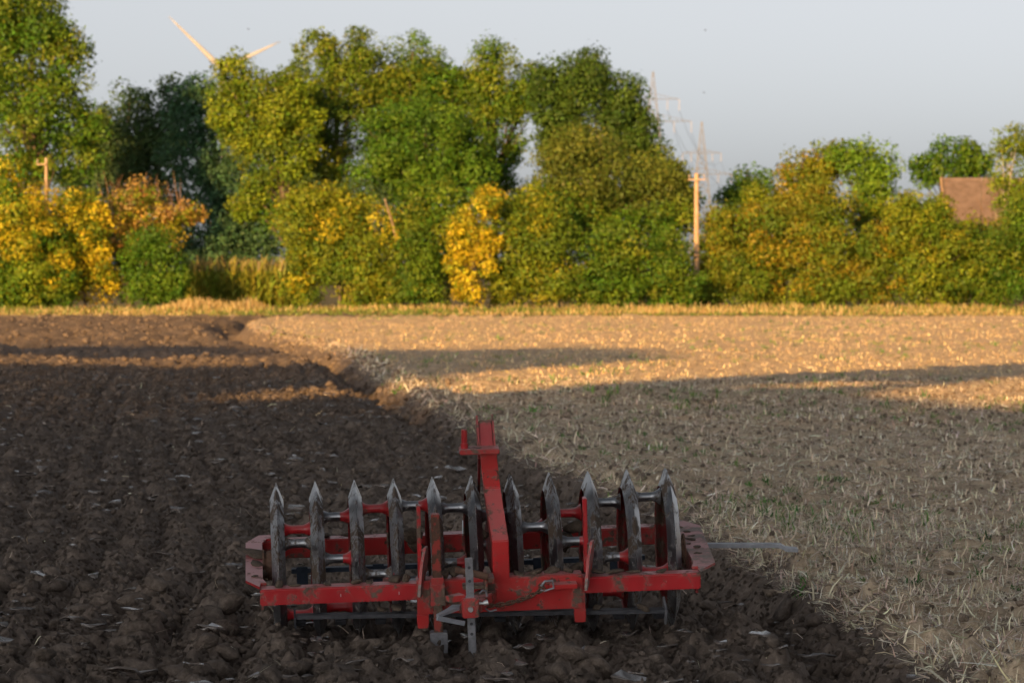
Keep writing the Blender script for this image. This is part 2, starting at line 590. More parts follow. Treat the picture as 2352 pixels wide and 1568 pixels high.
def field_patch(x0, x1, y0, y1, dx, dy, keep):
    xs = np.arange(x0, x1 + dx * 0.5, dx)
    ys = np.arange(y0, y1 + dy * 0.5, dy)
    X, Y = np.meshgrid(xs, ys)
    nx, ny = len(xs), len(ys)
    cx, cy = (X[:-1, :-1] + dx / 2), (Y[:-1, :-1] + dy / 2)
    k = keep(cx, cy)
    # plane jitter breaks up the grid lines
    jx = (rng.random(X.shape) - 0.5) * dx * 0.5
    jy = (rng.random(X.shape) - 0.5) * dy * 0.5
    jx[:, 0] = jx[:, -1] = 0
    jy[0, :] = jy[-1, :] = 0
    jx[0, :] = jx[-1, :] = 0
    XX, YY = X + jx, Y + jy
    need = np.zeros(X.shape, bool)
    need[:-1, :-1] |= k; need[1:, :-1] |= k; need[:-1, 1:] |= k; need[1:, 1:] |= k
    Z = np.zeros_like(X)
    Z[need] = height(XX[need], YY[need])
    idx = np.arange(nx * ny).reshape(ny, nx)
    f = np.stack([idx[:-1, :-1], idx[:-1, 1:], idx[1:, 1:], idx[1:, :-1]], -1)[k]
    pl = is_ploughed(cx[k], cy[k])
    V = np.stack([XX.ravel(), YY.ravel(), Z.ravel()], -1)
    out = []
    for sel in (pl, ~pl):
        ff = f[sel]
        u, inv = np.unique(ff, return_inverse=True)
        out.append((V[u], inv.reshape(-1, 4)))
    return out


def wedge(y, m=0.8):
    return 0.155 * np.maximum(y, 0) + m


PATCHES = [(13.0, 23.0, 0.019, 0.027), (23.0, 41.0, 0.034, 0.060), (41.0, 80.0, 0.070, 0.14), (80.0, 142.0, 0.14, 0.30)]
parts = {0: [], 1: []}
for (y0, y1, dx, dy) in PATCHES:
    w = math.ceil(wedge(y1) / 0.48) * 0.48
    n = round(2 * w / dx)
    r = field_patch(-w, w, y0, y1, 2 * w / n, (y1 - y0) / round((y1 - y0) / dy), lambda cx, cy: np.abs(cx) < wedge(cy))
    for i in (0, 1):
        parts[i].append(r[i])
# coarse surroundings outside the field of view


def outside(cx, cy):
    return (np.abs(cx) > wedge(cy) - 0.5) | (cy < 13.3)


r = field_patch(-70, 70, -60, 142, 0.7, 0.8, outside)
for i in (0, 1):
    v, f = r[i]
    v = v.copy()
    v[:, 2] -= 0.06
    parts[i].append((v, f))


def join(lst):
    vs, fs, o = [], [], 0
    for v, f in lst:
        vs.append(v)
        fs.append(f + o)
        o += len(v)
    return np.concatenate(vs), np.concatenate(fs)


v, f = join(parts[0])
ploughed = tag(np_mesh('ploughed_field', v, f, M['soil'], point=np.maximum(smooth(-0.1, 0.35, side(v[:, 0], v[:, 1])), 0.22 * smooth(72, 100, v[:, 1]))), 'dark brown freshly ploughed soil filling the left of the field', 'soil', kind='structure')  # far end blended lighter, painting low sunlight into the soil colour
v, f = join(parts[1])
stubble = tag(np_mesh('stubble_field', v, f, M['soil'], smooth=True, point=np.maximum(smooth(-0.1, 0.35, side(v[:, 0], v[:, 1])), smooth(PLOUGH_END - .5, PLOUGH_END + .5, v[:, 1]))), 'pale straw-strewn stubble land right of the furrow', 'stubble', kind='structure')

# one sheet to the horizon, dropped below the field so that only the land beyond shows
gx = np.array([-9000, -3000, -800, -200, -72, -68, 68, 72, 200, 800, 3000, 9000], float)
gy = np.array([-3000, -400, -64, -58, 139.2, 141.4, 200, 500, 1500, 4000, 12000], float)
X, Y = np.meshgrid(gx, gy)
Z = np.where((np.abs(X) < 70) & (Y > -60) & (Y < 140), -0.75, -0.03)
idx = np.arange(X.size).reshape(X.shape)
f = np.stack([idx[:-1, :-1], idx[:-1, 1:], idx[1:, 1:], idx[1:, :-1]], -1).reshape(-1, 4)
tag(np_mesh('ground', np.stack([X.ravel(), Y.ravel(), Z.ravel()], -1), f, M['ground']), 'flat farmland reaching to the horizon', 'ground', kind='structure')

# ------------------------------------------------------------------ loose clods, smears, straw, weeds on the field


def ico(sub):
    bm = bmesh.new()
    bmesh.ops.create_icosphere(bm, subdivisions=sub, radius=1.0)
    v = np.array([p.co[:] for p in bm.verts])
    f = np.array([[q.index for q in t.verts] for t in bm.faces])
    bm.free()
    return v, f


def clod_shape(v, seed):
    """angular lump: sphere cut by random planes, then slightly roughened"""
    g = np.random.default_rng(seed)
    r = np.ones(len(v)) * 1.2
    for _ in range(13):
        n = g.normal(size=3)
        n /= np.linalg.norm(n)
        d = v @ n
        lim = 0.42 + 0.5 * g.random()
        r = np.minimum(r, np.where(d > 0.05, lim / np.maximum(d, 0.05), 9))
    k2 = g.normal(size=(3, 3)) * 4
    r = r * (1 + 0.05 * np.sin(v @ k2[0]) * np.sin(v @ k2[1] + 2)) * (1 + 0.05 * g.normal(size=len(v)))
    return v * r[:, None] * np.array([1.15, 0.7 + 0.4 * g.random(), 0.5 + 0.35 * g.random()])


def rot_z(a):
    c, s, o, i = np.cos(a), np.sin(a), np.zeros_like(a), np.ones_like(a)
    return np.stack([np.stack([c, -s, o], -1), np.stack([s, c, o], -1), np.stack([o, o, i], -1)], -2)


def rot_x(a):
    c, s, o, i = np.cos(a), np.sin(a), np.zeros_like(a), np.ones_like(a)
    return np.stack([np.stack([i, o, o], -1), np.stack([o, c, -s], -1), np.stack([o, s, c], -1)], -2)


def scatter(shapes, faces, pos, size, name, mat, kind='stuff', label=None, cat=None, smooth_=False, tilt=0.6):
    n = len(pos)
    which = rng.integers(0, len(shapes), n)
    Rm = rot_z(rng.random(n) * 6.283) @ rot_x((rng.random(n) - 0.5) * 2 * tilt)
    vs, fs, o = [], [], 0
    for i, sh in enumerate(shapes):
        s = np.where(which == i)[0]
        if not len(s):
            continue
        vv = np.einsum('nij,kj->nki', Rm[s], sh) * size[s][:, None, None] + pos[s][:, None, :]
        nv = sh.shape[0]
        ff = faces[None] + (np.arange(len(s)) * nv)[:, None, None] + o
        vs.append(vv.reshape(-1, 3))
        fs.append(ff.reshape(-1, faces.shape[1]))
        o += len(s) * nv
    return tag(np_mesh(name, np.concatenate(vs), np.concatenate(fs), mat, smooth=smooth_), label, cat, kind=kind)


def sample(n, y0, y1, cond, power=1.0, m=0.3):
    y = y0 + (y1 - y0) * rng.random(n) ** power
    x = (rng.random(n) * 2 - 1) * wedge(y, m)
    k = cond(x, y)
    return x[k], y[k]


IMPL = np.array([-0.05, 17.4])
v3, f3 = ico(3)
v2, f2 = ico(2)
shapes3 = [clod_shape(v3, 100 + i) for i in range(9)]
shapes2 = [clod_shape(v2, 200 + i) for i in range(9)]
v1, f1 = ico(1)
shapes1 = [clod_shape(v1, 250 + i) for i in range(12)]
# nearest clods, then smaller ones further off
x, y = sample(3800, 13.4, 20.5, is_ploughed, 1.3)
sz = 0.014 + 0.070 * rng.random(len(x)) ** 2.8
under = (np.abs(x + 0.1) < 1.2) & (np.abs(y - 17.4) < 0.7)
sz = np.where(under, np.minimum(sz, 0.03), sz)
scatter(shapes2, f2, np.stack([x, y, height(x, y) + sz * 0.25], -1), sz, 'large_soil_clods', M['clod'],
        label='rough angular soil clods thrown up around the press', cat='clods', tilt=1.2)
x, y = sample(8000, 13.5, 34, is_ploughed, 1.2)
sz = 0.008 + 0.026 * rng.random(len(x)) ** 2.2
scatter(shapes1, f1, np.stack([x, y, height(x, y) + sz * 0.15], -1), sz, 'small_soil_clods', M['clod'],
        label='small crumbled soil lumps over the ploughed land', cat='clods')
x, y = sample(16000, 18.5, 62, is_ploughed, 1.2)
sz = (0.012 + 0.032 * rng.random(len(x)) ** 1.6) * np.clip(y / 26, 0.8, 1.7)
scatter(shapes1, f1, np.stack([x, y, height(x, y) + sz * 0.25], -1), sz, 'soil_crumbs', M['clod'],
        label='crumbly soil bits covering the packed ploughed rows', cat='clods')
x, y = sample(12000, 50, 138, is_ploughed, 0.9)
sz = 0.03 + 0.09 * rng.random(len(x)) ** 1.8
scatter(shapes1, f1, np.stack([x, y, height(x, y) + sz * 0.1], -1), sz, 'distant_soil_clods', M['clod'],
        label='soil lumps on the far ploughed land', cat='clods')
x, y = sample(2200, 15, 60, lambda a, b: ~is_ploughed(a, b), 1.2)
sz = (0.010 + 0.045 * rng.random(len(x)) ** 3) * np.clip(y / 25, 0.9, 1.6)
scatter(shapes1, f1, np.stack([x, y, height(x, y) + sz * 0.05], -1), sz, 'stubble_field_clods', M['edge_clod'],
        label='small soil lumps lying among the straw of the stubble field', cat='clods')
# clods along the furrow edge
t = rng.random(1500) ** 1.5
y = 14 + 90 * t
x = np.interp(y, _BD, _BX) + rng.normal(size=1500) * 0.24 + 0.13
sz = (0.015 + 0.05 * rng.random(1500) ** 2.5) * np.clip(y / 24, 0.9, 1.8)
scatter(shapes1, f1, np.stack([x, y, height(x, y) + sz * 0.1], -1), sz, 'furrow_edge_clods', M['edge_clod'],
        label='broken soil lumps along the furrow edge', cat='clods')



def crumb_object(name, pts, sizes, mat, label):
    """tens of thousands of crumbs: one mesh of points, geometry nodes set an angular crumb on each"""
    me = bpy.data.meshes.new(name)
    me.vertices.add(len(pts))
    me.vertices.foreach_set('co', pts.astype(np.float32).ravel())
    a = me.attributes.new('size', 'FLOAT', 'POINT')
    a.data.foreach_set('value', sizes.astype(np.float32))
    o = link(name, me, mat)
    g = bpy.data.node_groups.new(name, 'GeometryNodeTree')
    g.interface.new_socket('Geometry', in_out='INPUT', socket_type='NodeSocketGeometry')
    g.interface.new_socket('Geometry', in_out='OUTPUT', socket_type='NodeSocketGeometry')
    gi, go = g.nodes.new('NodeGroupInput'), g.nodes.new('NodeGroupOutput')
    L = g.links.new
    jn = g.nodes.new('GeometryNodeJoinGeometry')
    for k in range(5):
        ic = g.nodes.new('GeometryNodeMeshIcoSphere')
        ic.inputs['Radius'].default_value = 1.0
        ic.inputs['Subdivisions'].default_value = 2
        po = g.nodes.new('GeometryNodeInputPosition')
        vm = g.nodes.new('ShaderNodeVectorMath')
        vm.operation = 'MULTIPLY_ADD'
        vm.inputs[1].default_value = (0.9, 0.9, 0.9)
        vm.inputs[2].default_value = (7.3 * k, 3.1 * k, 1.7 * k)
        L(po.outputs[0], vm.inputs[0])
        nz = g.nodes.new('ShaderNodeTexVoronoi')
        nz.feature = 'F1'
        nz.inputs['Scale'].default_value = 1.15
        L(vm.outputs[0], nz.inputs['Vector'])
        mr = g.nodes.new('ShaderNodeMapRange')
        mr.inputs['From Max'].default_value = 0.9
        mr.inputs['To Min'].default_value = 1.25
        mr.inputs['To Max'].default_value = 0.45
        L(nz.outputs['Distance'], mr.inputs['Value'])
        sc = g.nodes.new('ShaderNodeVectorMath')
        sc.operation = 'SCALE'
        L(po.outputs[0], sc.inputs[0])
        L(mr.outputs[0], sc.inputs['Scale'])
        sp = g.nodes.new('GeometryNodeSetPosition')
        L(ic.outputs['Mesh'], sp.inputs['Geometry'])
        L(sc.outputs[0], sp.inputs['Position'])
        sm = g.nodes.new('GeometryNodeSetMaterial')
        sm.inputs['Material'].default_value = mat
        L(sp.outputs[0], sm.inputs['Geometry'])
        ti = g.nodes.new('GeometryNodeGeometryToInstance')
        L(sm.outputs[0], ti.inputs[0])
        L(ti.outputs[0], jn.inputs[0])
    ip = g.nodes.new('GeometryNodeInstanceOnPoints')
    ip.inputs['Pick Instance'].default_value = True
    L(gi.outputs[0], ip.inputs['Points'])
    L(jn.outputs[0], ip.inputs['Instance'])
    rv = g.nodes.new('FunctionNodeRandomValue')
    rv.data_type = 'FLOAT_VECTOR'
    rv.inputs[1].default_value = (6.28, 6.28, 6.28)
    L(rv.outputs[0], ip.inputs['Rotation'])
    na = g.nodes.new('GeometryNodeInputNamedAttribute')
    na.data_type = 'FLOAT'
    na.inputs['Name'].default_value = 'size'
    rs = g.nodes.new('FunctionNodeRandomValue')
    rs.data_type = 'FLOAT_VECTOR'
    rs.inputs[0].default_value = (0.8, 0.6, 0.4)
    rs.inputs[1].default_value = (1.4, 1.1, 0.9)
    ms = g.nodes.new('ShaderNodeVectorMath')
    ms.operation = 'SCALE'
    L(rs.outputs[0], ms.inputs[0])
    L(na.outputs[0], ms.inputs['Scale'])
    L(ms.outputs[0], ip.inputs['Scale'])
    L(ip.outputs[0], go.inputs[0])
    md = o.modifiers.new('crumbs', 'NODES')
    md.node_group = g
    return tag(o, label, 'crumbs', kind='stuff')


x, y = sample(80000, 13.4, 27, is_ploughed, 1.15)
sz = 0.0045 + 0.013 * rng.random(len(x)) ** 2.2
crumb_object('fine_soil_crumbs', np.stack([x, y, height(x, y) + sz * 0.3], -1), sz, M['clod'], 'fine crumbs of soil covering the near ploughed land')
x, y = sample(60000, 27, 70, is_ploughed, 1.15)
sz = (0.008 + 0.022 * rng.random(len(x)) ** 2) * np.clip(y / 35, 0.8, 1.6)
crumb_object('far_soil_crumbs', np.stack([x, y, height(x, y) + sz * 0.3], -1), sz, M['clod'], 'crumbs of soil covering the middle ploughed land')
x, y = sample(26000, 14, 60, not_ploughed, 1.15)
sz = (0.006 + 0.020 * rng.random(len(x)) ** 2.6) * np.clip(y / 30, 0.8, 1.6)
crumb_object('stubble_crumbs', np.stack([x, y, height(x, y) + sz * 0.2], -1), sz, M['edge_clod'], 'soil crumbs between the straw of the stubble field')

# flat smeared slices that shine with the sky


def slab_shape(seed):
    g = np.random.default_rng(seed)
    k = 8
    a = np.linspace(0, 6.283, k, endpoint=False) + (g.random(k) - 0.5) * 0.75
    r = 0.35 + 0.75 * g.random(k) ** 1.3
    st = 0.28 + 0.5 * g.random()
    top = np.stack([np.cos(a) * r, np.sin(a) * r * st, 0.05 * g.normal(size=k)], -1)
    curl = 0.18 * g.normal()
    top[:, 2] += curl * top[:, 0] ** 2
    bot = top * np.array([0.86, 0.86, 1]) + np.array([0, 0, -0.07])
    c = np.array([[0, 0, 0.02 * g.normal()]])
    v = np.concatenate([top, bot, c])
    f = []
    for i in range(k):
        j = (i + 1) % k
        f.append([i, j, 2 * k])
        f.append([i, k + i, k + j])
        f.append([i, k + j, j])
    return v, np.array(f)


sl = [slab_shape(300 + i) for i in range(16)]
x, y = sample(2300, 13.5, 62, is_ploughed, 1.2)
sz = (0.022 + 0.075 * rng.random(len(x)) ** 2.0) * np.clip(y / 22, 0.9, 1.45) * np.where(y < 18.5, 1.45, 1.0)
scatter([s[0] for s in sl], sl[0][1], np.stack([x, y, np.max([height(x + a * sz, y + b * sz) for a, b in ((0, 0), (.7, 0), (-.7, 0), (0, .5), (0, -.5))], axis=0) + 0.012 + sz * 0.1], -1), sz, 'smeared_soil_slices', M['smear'],
        label='smooth shiny soil slices reflecting the sky on ploughed land', cat='soil slices', tilt=0.35)


def strips(base, yaw, pitch, length, width, bend, cols, name, mat, label, cat, parent=None, kind='stuff', bent=True):
    """thin bent strips: base point, direction, length; two quads each"""
    n = len(base)
    d = np.stack([np.cos(yaw) * np.cos(pitch), np.sin(yaw) * np.cos(pitch), np.sin(pitch)], -1)
    sd = np.cross(d, np.array([0.0, 0, 1.0]) + 0.3 * rng.normal(size=(n, 3)))
    sd /= np.linalg.norm(sd, axis=1, keepdims=True) + 1e-9
    W = sd * (width / 2)[:, None]
    mid = base + d * (length * 0.55)[:, None]
    d2 = d + np.stack([np.zeros(n), np.zeros(n), -bend], -1) + 0.15 * rng.normal(size=(n, 3))
    d2 /= np.linalg.norm(d2, axis=1, keepdims=True)
    tip = mid + d2 * (length * 0.45)[:, None]
    V = np.stack([base - W, base + W, mid + W * 0.9, mid - W * 0.9, tip + W * 0.35, tip - W * 0.35], 1).reshape(-1, 3)
    o = np.arange(n)[:, None] * 6
    F = np.stack([o + np.array([[0, 1, 2, 3]]), o + np.array([[3, 2, 4, 5]])], 1).reshape(-1, 4)
    T = np.repeat(cols, 2, axis=0)
    ob = np_mesh(name, V, F, mat, parent, tint=T)
    return tag(ob, label, cat, kind=kind) if parent is None else tag(ob, kind=kind)


def pick(cols, n, jit=0.2, weights=None):
    c = np.array(cols)[rng.choice(len(cols), n, p=weights)]
    return np.clip(c * (1 + jit * rng.normal(size=(n, 1))) * (1 + 0.06 * rng.normal(size=(n, 3))), 0.004, 0.9)


STRAW = [(0.76, 0.66, 0.50), (0.67, 0.58, 0.44), (0.54, 0.45, 0.34), (0.83, 0.75, 0.61), (0.38, 0.31, 0.235)]

STRAW_FAR = [(0.74, 0.57, 0.32), (0.65, 0.49, 0.27), (0.54, 0.40, 0.22), (0.80, 0.66, 0.42), (0.40, 0.29, 0.16)]  # yellower set: warm sunlight on the far field put into the straw colour


def straw_zone(n, y0, y1, lmin, lmax, wid, name, label, up_share=0.25):
    x, y = sample(n, y0, y1, not_ploughed)
    patch = fbm(x * 0.7, y * 0.35, 18, 3) + 0.5
    k = rng.random(len(x)) < np.clip(0.25 + 1.6 * (patch - 0.25), 0.2, 1)
    x, y = x[k], y[k]
    m = len(x)
    up = rng.random(m) < up_share
    pitch = np.where(up, 0.9 + 0.6 * rng.random(m), (rng.random(m) - 0.2) * 0.45)
    L = lmin + (lmax - lmin) * rng.random(m) ** 1.6
    L = np.where(up, L * 0.8, L)
    b = np.stack([x, y, height(x, y) + np.where(up, -0.005, 0.006)], -1)
    strips(b, rng.random(m) * 6.283, pitch, L, wid * (0.6 + 0.8 * rng.random(m)), (rng.random(m) - 0.3) * 0.8,
           pick(STRAW if y0 < 50 else STRAW_FAR, m, 0.22, [.25, .28, .22, .1, .15]), name, M['straw'], label, 'straw')


straw_zone(210000, 14.0, 26.0, 0.03, 0.13, 0.0072, 'near_straw', 'loose straw and stubble stalks on the near field', 0.18)
straw_zone(165000, 26.0, 60.0, 0.035, 0.12, 0.0095, 'middle_straw', 'straw litter across the middle of the stubble field', 0.16)
straw_zone(130000, 60.0, 142.0, 0.05, 0.12, 0.014, 'far_straw', 'sunlit straw litter on the far stubble field', 0.22)
# straw turned up along the furrow edge
n = 5200
y = 14 + 70 * rng.random(n) ** 1.4
x = np.interp(y, _BD, _BX) + np.abs(rng.normal(size=n)) * 0.35 + 0.05
strips(np.stack([x, y, height(x, y) + 0.004], -1), rng.random(n) * 6.283, (rng.random(n) - 0.35) * 1.4, 0.05 + 0.14 * rng.random(n),
       0.008 * (0.6 + rng.random(n)) * np.clip(y / 30, 0.8, 2), (rng.random(n) - 0.3), pick(STRAW, n, 0.22, [.3, .3, .2, .15, .05]), 'furrow_edge_straw', M['straw'],
       'tangled straw hanging over the furrow edge', 'straw')
# a little straw on the ploughed soil
x, y = sample(2600, 13.5, 60, is_ploughed, 1.3)
n = len(x)
strips(np.stack([x, y, height(x, y) + 0.004], -1), rng.random(n) * 6.283, (rng.random(n) - 0.3) * 1.2, 0.03 + 0.10 * rng.random(n) ** 1.5,
       0.005 * (0.6 + rng.random(n)) * np.clip(y / 25, 0.8, 2), (rng.random(n) - 0.3), pick(STRAW, n, 0.2), 'straw_on_ploughed_soil', M['straw'],
       'scattered straw bits on the ploughed soil', 'straw')
# green weeds
GREEN = [(0.08, 0.20, 0.04), (0.11, 0.25, 0.045), (0.07, 0.17, 0.045), (0.16, 0.27, 0.06)]


def weeds(n, y0, y1, h, name, label, blades=14):
    x, y = sample(n, y0, y1, lambda a, b: not_ploughed(a, b) & (fbm(a * 0.45, b * 0.22, 22, 2) > 0.03))
    m = len(x)
    cx = np.repeat(x, blades) + 0.5 * h * rng.normal(size=m * blades)
    cy = np.repeat(y, blades) + 0.5 * h * rng.normal(size=m * blades)
    k = m * blades
    hh = h * (0.5 + 0.8 * rng.random(k)) * np.repeat(0.6 + 0.7 * rng.random(m), blades)
    strips(np.stack([cx, cy, height(cx, cy) - 0.005], -1), rng.random(k) * 6.283, 0.6 + 0.8 * rng.random(k), hh,
           0.09 * hh + 0.003, rng.random(k) * 1.2, np.repeat(pick(GREEN, m, 0.2), blades, 0), name, M['grass'], label, 'weeds')


weeds(1100, 19, 45, 0.06, 'near_weeds', 'small green weed tufts in the shaded stubble')
weeds(2200, 45, 140, 0.10, 'far_weeds', 'green volunteer shoots dotted over the sunlit stubble', 10)
# bigger grass tufts just behind the right end of the press
n = 420
cx = 1.75 + 0.33 * rng.normal(size=n); cy = 25.5 + 1.3 * rng.normal(size=n)
k = not_ploughed(cx, cy)
cx, cy = cx[k], cy[k]
n = len(cx)
strips(np.stack([cx, cy, height(cx, cy)], -1), rng.random(n) * 6.283, 0.5 + 0.9 * rng.random(n), 0.04 + 0.07 * rng.random(n),
       0.006 * (0.7 + rng.random(n)), rng.random(n), pick(GREEN, n, 0.2), 'green_grass_patch', M['grass'],
       'patch of fresh green grass behind the press', 'grass')

# ------------------------------------------------------------------ verge and hedge bottom
xs, ys = np.arange(-60, 61, 1.5), np.arange(138.0, 176, 1.2)
X, Y = np.meshgrid(xs, ys)
Z = 0.015 + 0.12 * smooth(139, 146, Y) + 0.06 * fbm(X * 0.4, Y * 0.4, 55, 3) * smooth(139, 143, Y)
Z = np.where(Y < 139.5, -0.2, Z)
idx = np.arange(X.size).reshape(X.shape)
f = np.stack([idx[:-1, :-1], idx[:-1, 1:], idx[1:, 1:], idx[1:, :-1]], -1).reshape(-1, 4)
tag(np_mesh('grass_verge', np.stack([X.ravel(), Y.ravel(), Z.ravel()], -1), f, M['verge_soil'], smooth=True),
    'narrow grassy strip between field and hedge', 'verge', kind='structure')


def verge_z(y):
    return 0.015 + 0.12 * smooth(139, 146, y)


VG = [(0.11, 0.19, 0.03), (0.17, 0.22, 0.04), (0.30, 0.26, 0.09), (0.08, 0.15, 0.025)]
DRY = [(0.50, 0.38, 0.17), (0.42, 0.30, 0.13), (0.56, 0.45, 0.24), (0.33, 0.26, 0.11)]
n = 15000
x = (rng.random(n) * 2 - 1) * 25
y = 140.5 + 7.5 * rng.random(n)
strips(np.stack([x, y, verge_z(y) - 0.02], -1), rng.random(n) * 6.283, 0.9 + 0.6 * rng.random(n), 0.07 + 0.10 * rng.random(n) + 0.03 * (y - 140.5) * rng.random(n),
       0.02 + 0.02 * rng.random(n), rng.random(n) * 0.8, np.where((fbm(x * 0.15, y * 0.8, 60, 2) + rng.normal(size=n) * 0.15 + 0.02 * (x > 0) > -0.06)[:, None], pick(VG, n), pick(DRY, n)),
       'verge_grass', M['grass'], 'short green and straw-coloured grass along the verge', 'grass')


def dry_patch(px0, px1, d, n, h, name, label, spread=1.5):
    a, b = at(px0, 700, d).x, at(px1, 700, d).x
    x = a + (b - a) * rng.random(n)
    y = d + spread * (rng.random(n) - 0.5)
    dens = fbm(x * 0.9, y * 0.6, 61, 2) + 0.5
    e = np.minimum((x - a) / 1.2, (b - x) / 1.2)
    k = rng.random(n) < dens * 1.5 * np.clip(e, 0.05, 1)
    x, y, e = x[k], y[k], np.clip(e[k], 0.25, 1)
    m = len(x)
    strips(np.stack([x, y, verge_z(y) - 0.02], -1), rng.random(m) * 6.283, 1.1 + 0.4 * rng.random(m), h * e * (0.35 + 0.9 * rng.random(m) ** 1.5) * (0.6 + 1.0 * np.clip(fbm(x * 1.3, y * 0.3, 62, 3) + 0.5, 0, 1)),
           0.015 + 0.02 * rng.random(m), rng.random(m) * 0.7, pick(DRY, m, 0.18), name, M['grass'], label, 'dry grass')


dry_patch(330, 650, 146.6, 4200, 0.45, 'tall_dry_grass', 'tall golden dry grass in the hedge gap', 2.6)
dry_patch(650, 2352, 147.0, 4600, 0.26, 'hedge_foot_grass', 'dry brown grass along the foot of the hedge')

# ------------------------------------------------------------------ trees and shrubs


def leaf_cloud(name, cen, nrm, size, cols, mat, parent):
    """pointed leaves, one triangle each"""
    n = len(cen)
    nrm = nrm / (np.linalg.norm(nrm, axis=1, keepdims=True) + 1e-9)
    t = np.cross(nrm, rng.normal(size=(n, 3)))
    t /= np.linalg.norm(t, axis=1, keepdims=True) + 1e-9
    b = np.cross(nrm, t)
    s = size[:, None]
    V = np.stack([cen - t * s * 0.42 + b * s * 0.42, cen - t * s * 0.42 - b * s * 0.42, cen + t * s * 0.68], 1)
    F = np.arange(n * 3).reshape(n, 3)
    return np_mesh(name, V.reshape(-1, 3), F, mat, parent, tint=cols)


def crown(ells, d, cols, leaf, cover, seed, gaps=0.0, top_cols=None, blob=0.34, flat=0.8):
    """ells: list of (cx, cy, rx, ry) outlines in photo pixels, at distance d. Returns leaf centres, normals, sizes, colours and blob centres"""
    g = np.random.default_rng(seed)
    leaf = leaf * 0.78
    sc = d / FPX
    C, Nn, S, K, B = [], [], [], [], []
    cols = np.array(cols)
    for (cx, cy, rx, ry) in ells:
        c = np.array(at(cx, cy, d))
        R3 = np.array([rx * sc, max(0.9, flat * rx * sc), ry * sc])
        area = math.pi * R3[0] * R3[2]
        br = blob * 0.8 * min(R3[0], R3[2]) + 0.12
        nb = max(6, int(1.9 * area / (br * br) * (1 - gaps)))
        u = g.normal(size=(nb, 3))
        u /= np.linalg.norm(u, axis=1, keepdims=True)
        rad = g.random(nb) ** 0.42
        bc = c + u * rad[:, None] * (R3 * 1.1 - br * 0.55)
        bc[:, 2] = np.maximum(bc[:, 2], 0.3)
        brr = br * (0.6 + 0.7 * g.random(nb))
        bcol = cols[g.integers(0, len(cols), nb)] * (0.85 + 0.3 * g.random((nb, 1)))
        if top_cols is not None:
            tc = np.array(top_cols)
            tt = np.clip((bc[:, 2] - (c[2] - R3[2] * 0.3)) / (R3[2] * 1.2), 0, 1)
            sel = g.random(nb) < tt
            bcol[sel] = tc[g.integers(0, len(tc), sel.sum())]
        n = int(cover * area / (leaf * leaf * 0.45))
        w = g.choice(nb, n, p=brr ** 2 / (brr ** 2).sum())
        dirs = g.normal(size=(n, 3))
        dirs /= np.linalg.norm(dirs, axis=1, keepdims=True)
        rr = brr[w] * (0.5 + 0.6 * g.random(n) ** 0.7 + 0.35 * (g.random(n) < 0.08))
        p = bc[w] + dirs * rr[:, None] * np.array([1.1, 1.0, 0.85])
        p[:, 2] = np.where(p[:, 2] < 0.12, np.abs(p[:, 2] - 0.12) * 0.6 + 0.12, p[:, 2])
        m = len(p)
        C.append(p)
        Nn.append(dirs + 0.5 * g.normal(size=(m, 3)) + np.array([0, 0, 0.25]))
        S.append(leaf * (0.5 + 0.95 * g.random(m)))
        K.append(np.clip(bcol[w] * (1 + 0.14 * g.normal(size=(m, 1))) * (1 + 0.07 * g.normal(size=(m, 3))), 0.004, 0.85))
        B.append(bc[g.random(nb) < 0.5])
    return np.concatenate(C), np.concatenate(Nn), np.concatenate(S), np.concatenate(K), np.concatenate(B)


def trunk_mesh(name, base, top, r0, r1, parent, mat, wob=0.2, seg=8):
    bm = bmesh.new()
    b, t = Vector(base), Vector(top)
    pts, rad = [], []
    for i in range(8):
        q = i / 7
        p = b.lerp(t, q) + Vector((random.uniform(-1, 1) * wob * q, random.uniform(-1, 1) * wob * q, 0))
        pts.append(p)
        rad.append(r0 + (r1 - r0) * q ** 0.8)
    pts[0] = b - Vector((0, 0, 0.2))
    add_tube(bm, pts, rad, seg)
    return bm_obj(name, bm, mat, parent, smooth=True)


def plant(name, label, cat, ells, d, cols, leaf=0.15, cover=5.0, seed=1, gaps=0.0, top_cols=None, trunk=0.18, group=None, mat='bark',
          stem_name='trunk', crown_name='crown', trunk_x=None, blob=0.34, limbs=14, flat=0.8):
    C, Nn, S, K, B = crown(ells, d, cols, leaf, cover, seed, gaps, top_cols, blob, flat)
    ctr = C.mean(0)
    bx = ctr[0] if trunk_x is None else at(trunk_x, 600, d).x
    root = empty(name, (bx, d, 0))
    off = np.array([bx, d, 0.0])
    ztop = C[:, 2].max()
    leaf_cloud(crown_name, C - off, Nn, S, K, M['leaf'], root)
    zt = 0.15 * C[:, 2].min() + 0.85 * ztop if ztop > 6 else ztop * 0.7
    t = trunk_mesh(stem_name, (0, 0, 0), (ctr[0] - bx, 0.1, zt), trunk, trunk * 0.2, root, M[mat], 0.12)
    bm = bmesh.new()
    random.seed(seed)
    sel = B[np.random.default_rng(seed).permutation(len(B))[:limbs]] - off
    for p in sel:
        q = min(max(0.25, p[2] / ztop * 0.62), 0.9)
        s = Vector((0, 0, 0)).lerp(Vector((ctr[0] - bx, 0.1, zt)), q * 0.95)
        e = Vector(p)
        m = s.lerp(e, 0.5) + Vector((0, 0, 0.12 * (e - s).length))
        add_tube(bm, [s, m, e], [trunk * 0.35, trunk * 0.2, trunk * 0.05], 5, cap=False)
    bm_obj('limbs' if stem_name == 'trunk' else 'branches', bm, M[mat], root, smooth=True)
    return tag(root, label, cat, group)


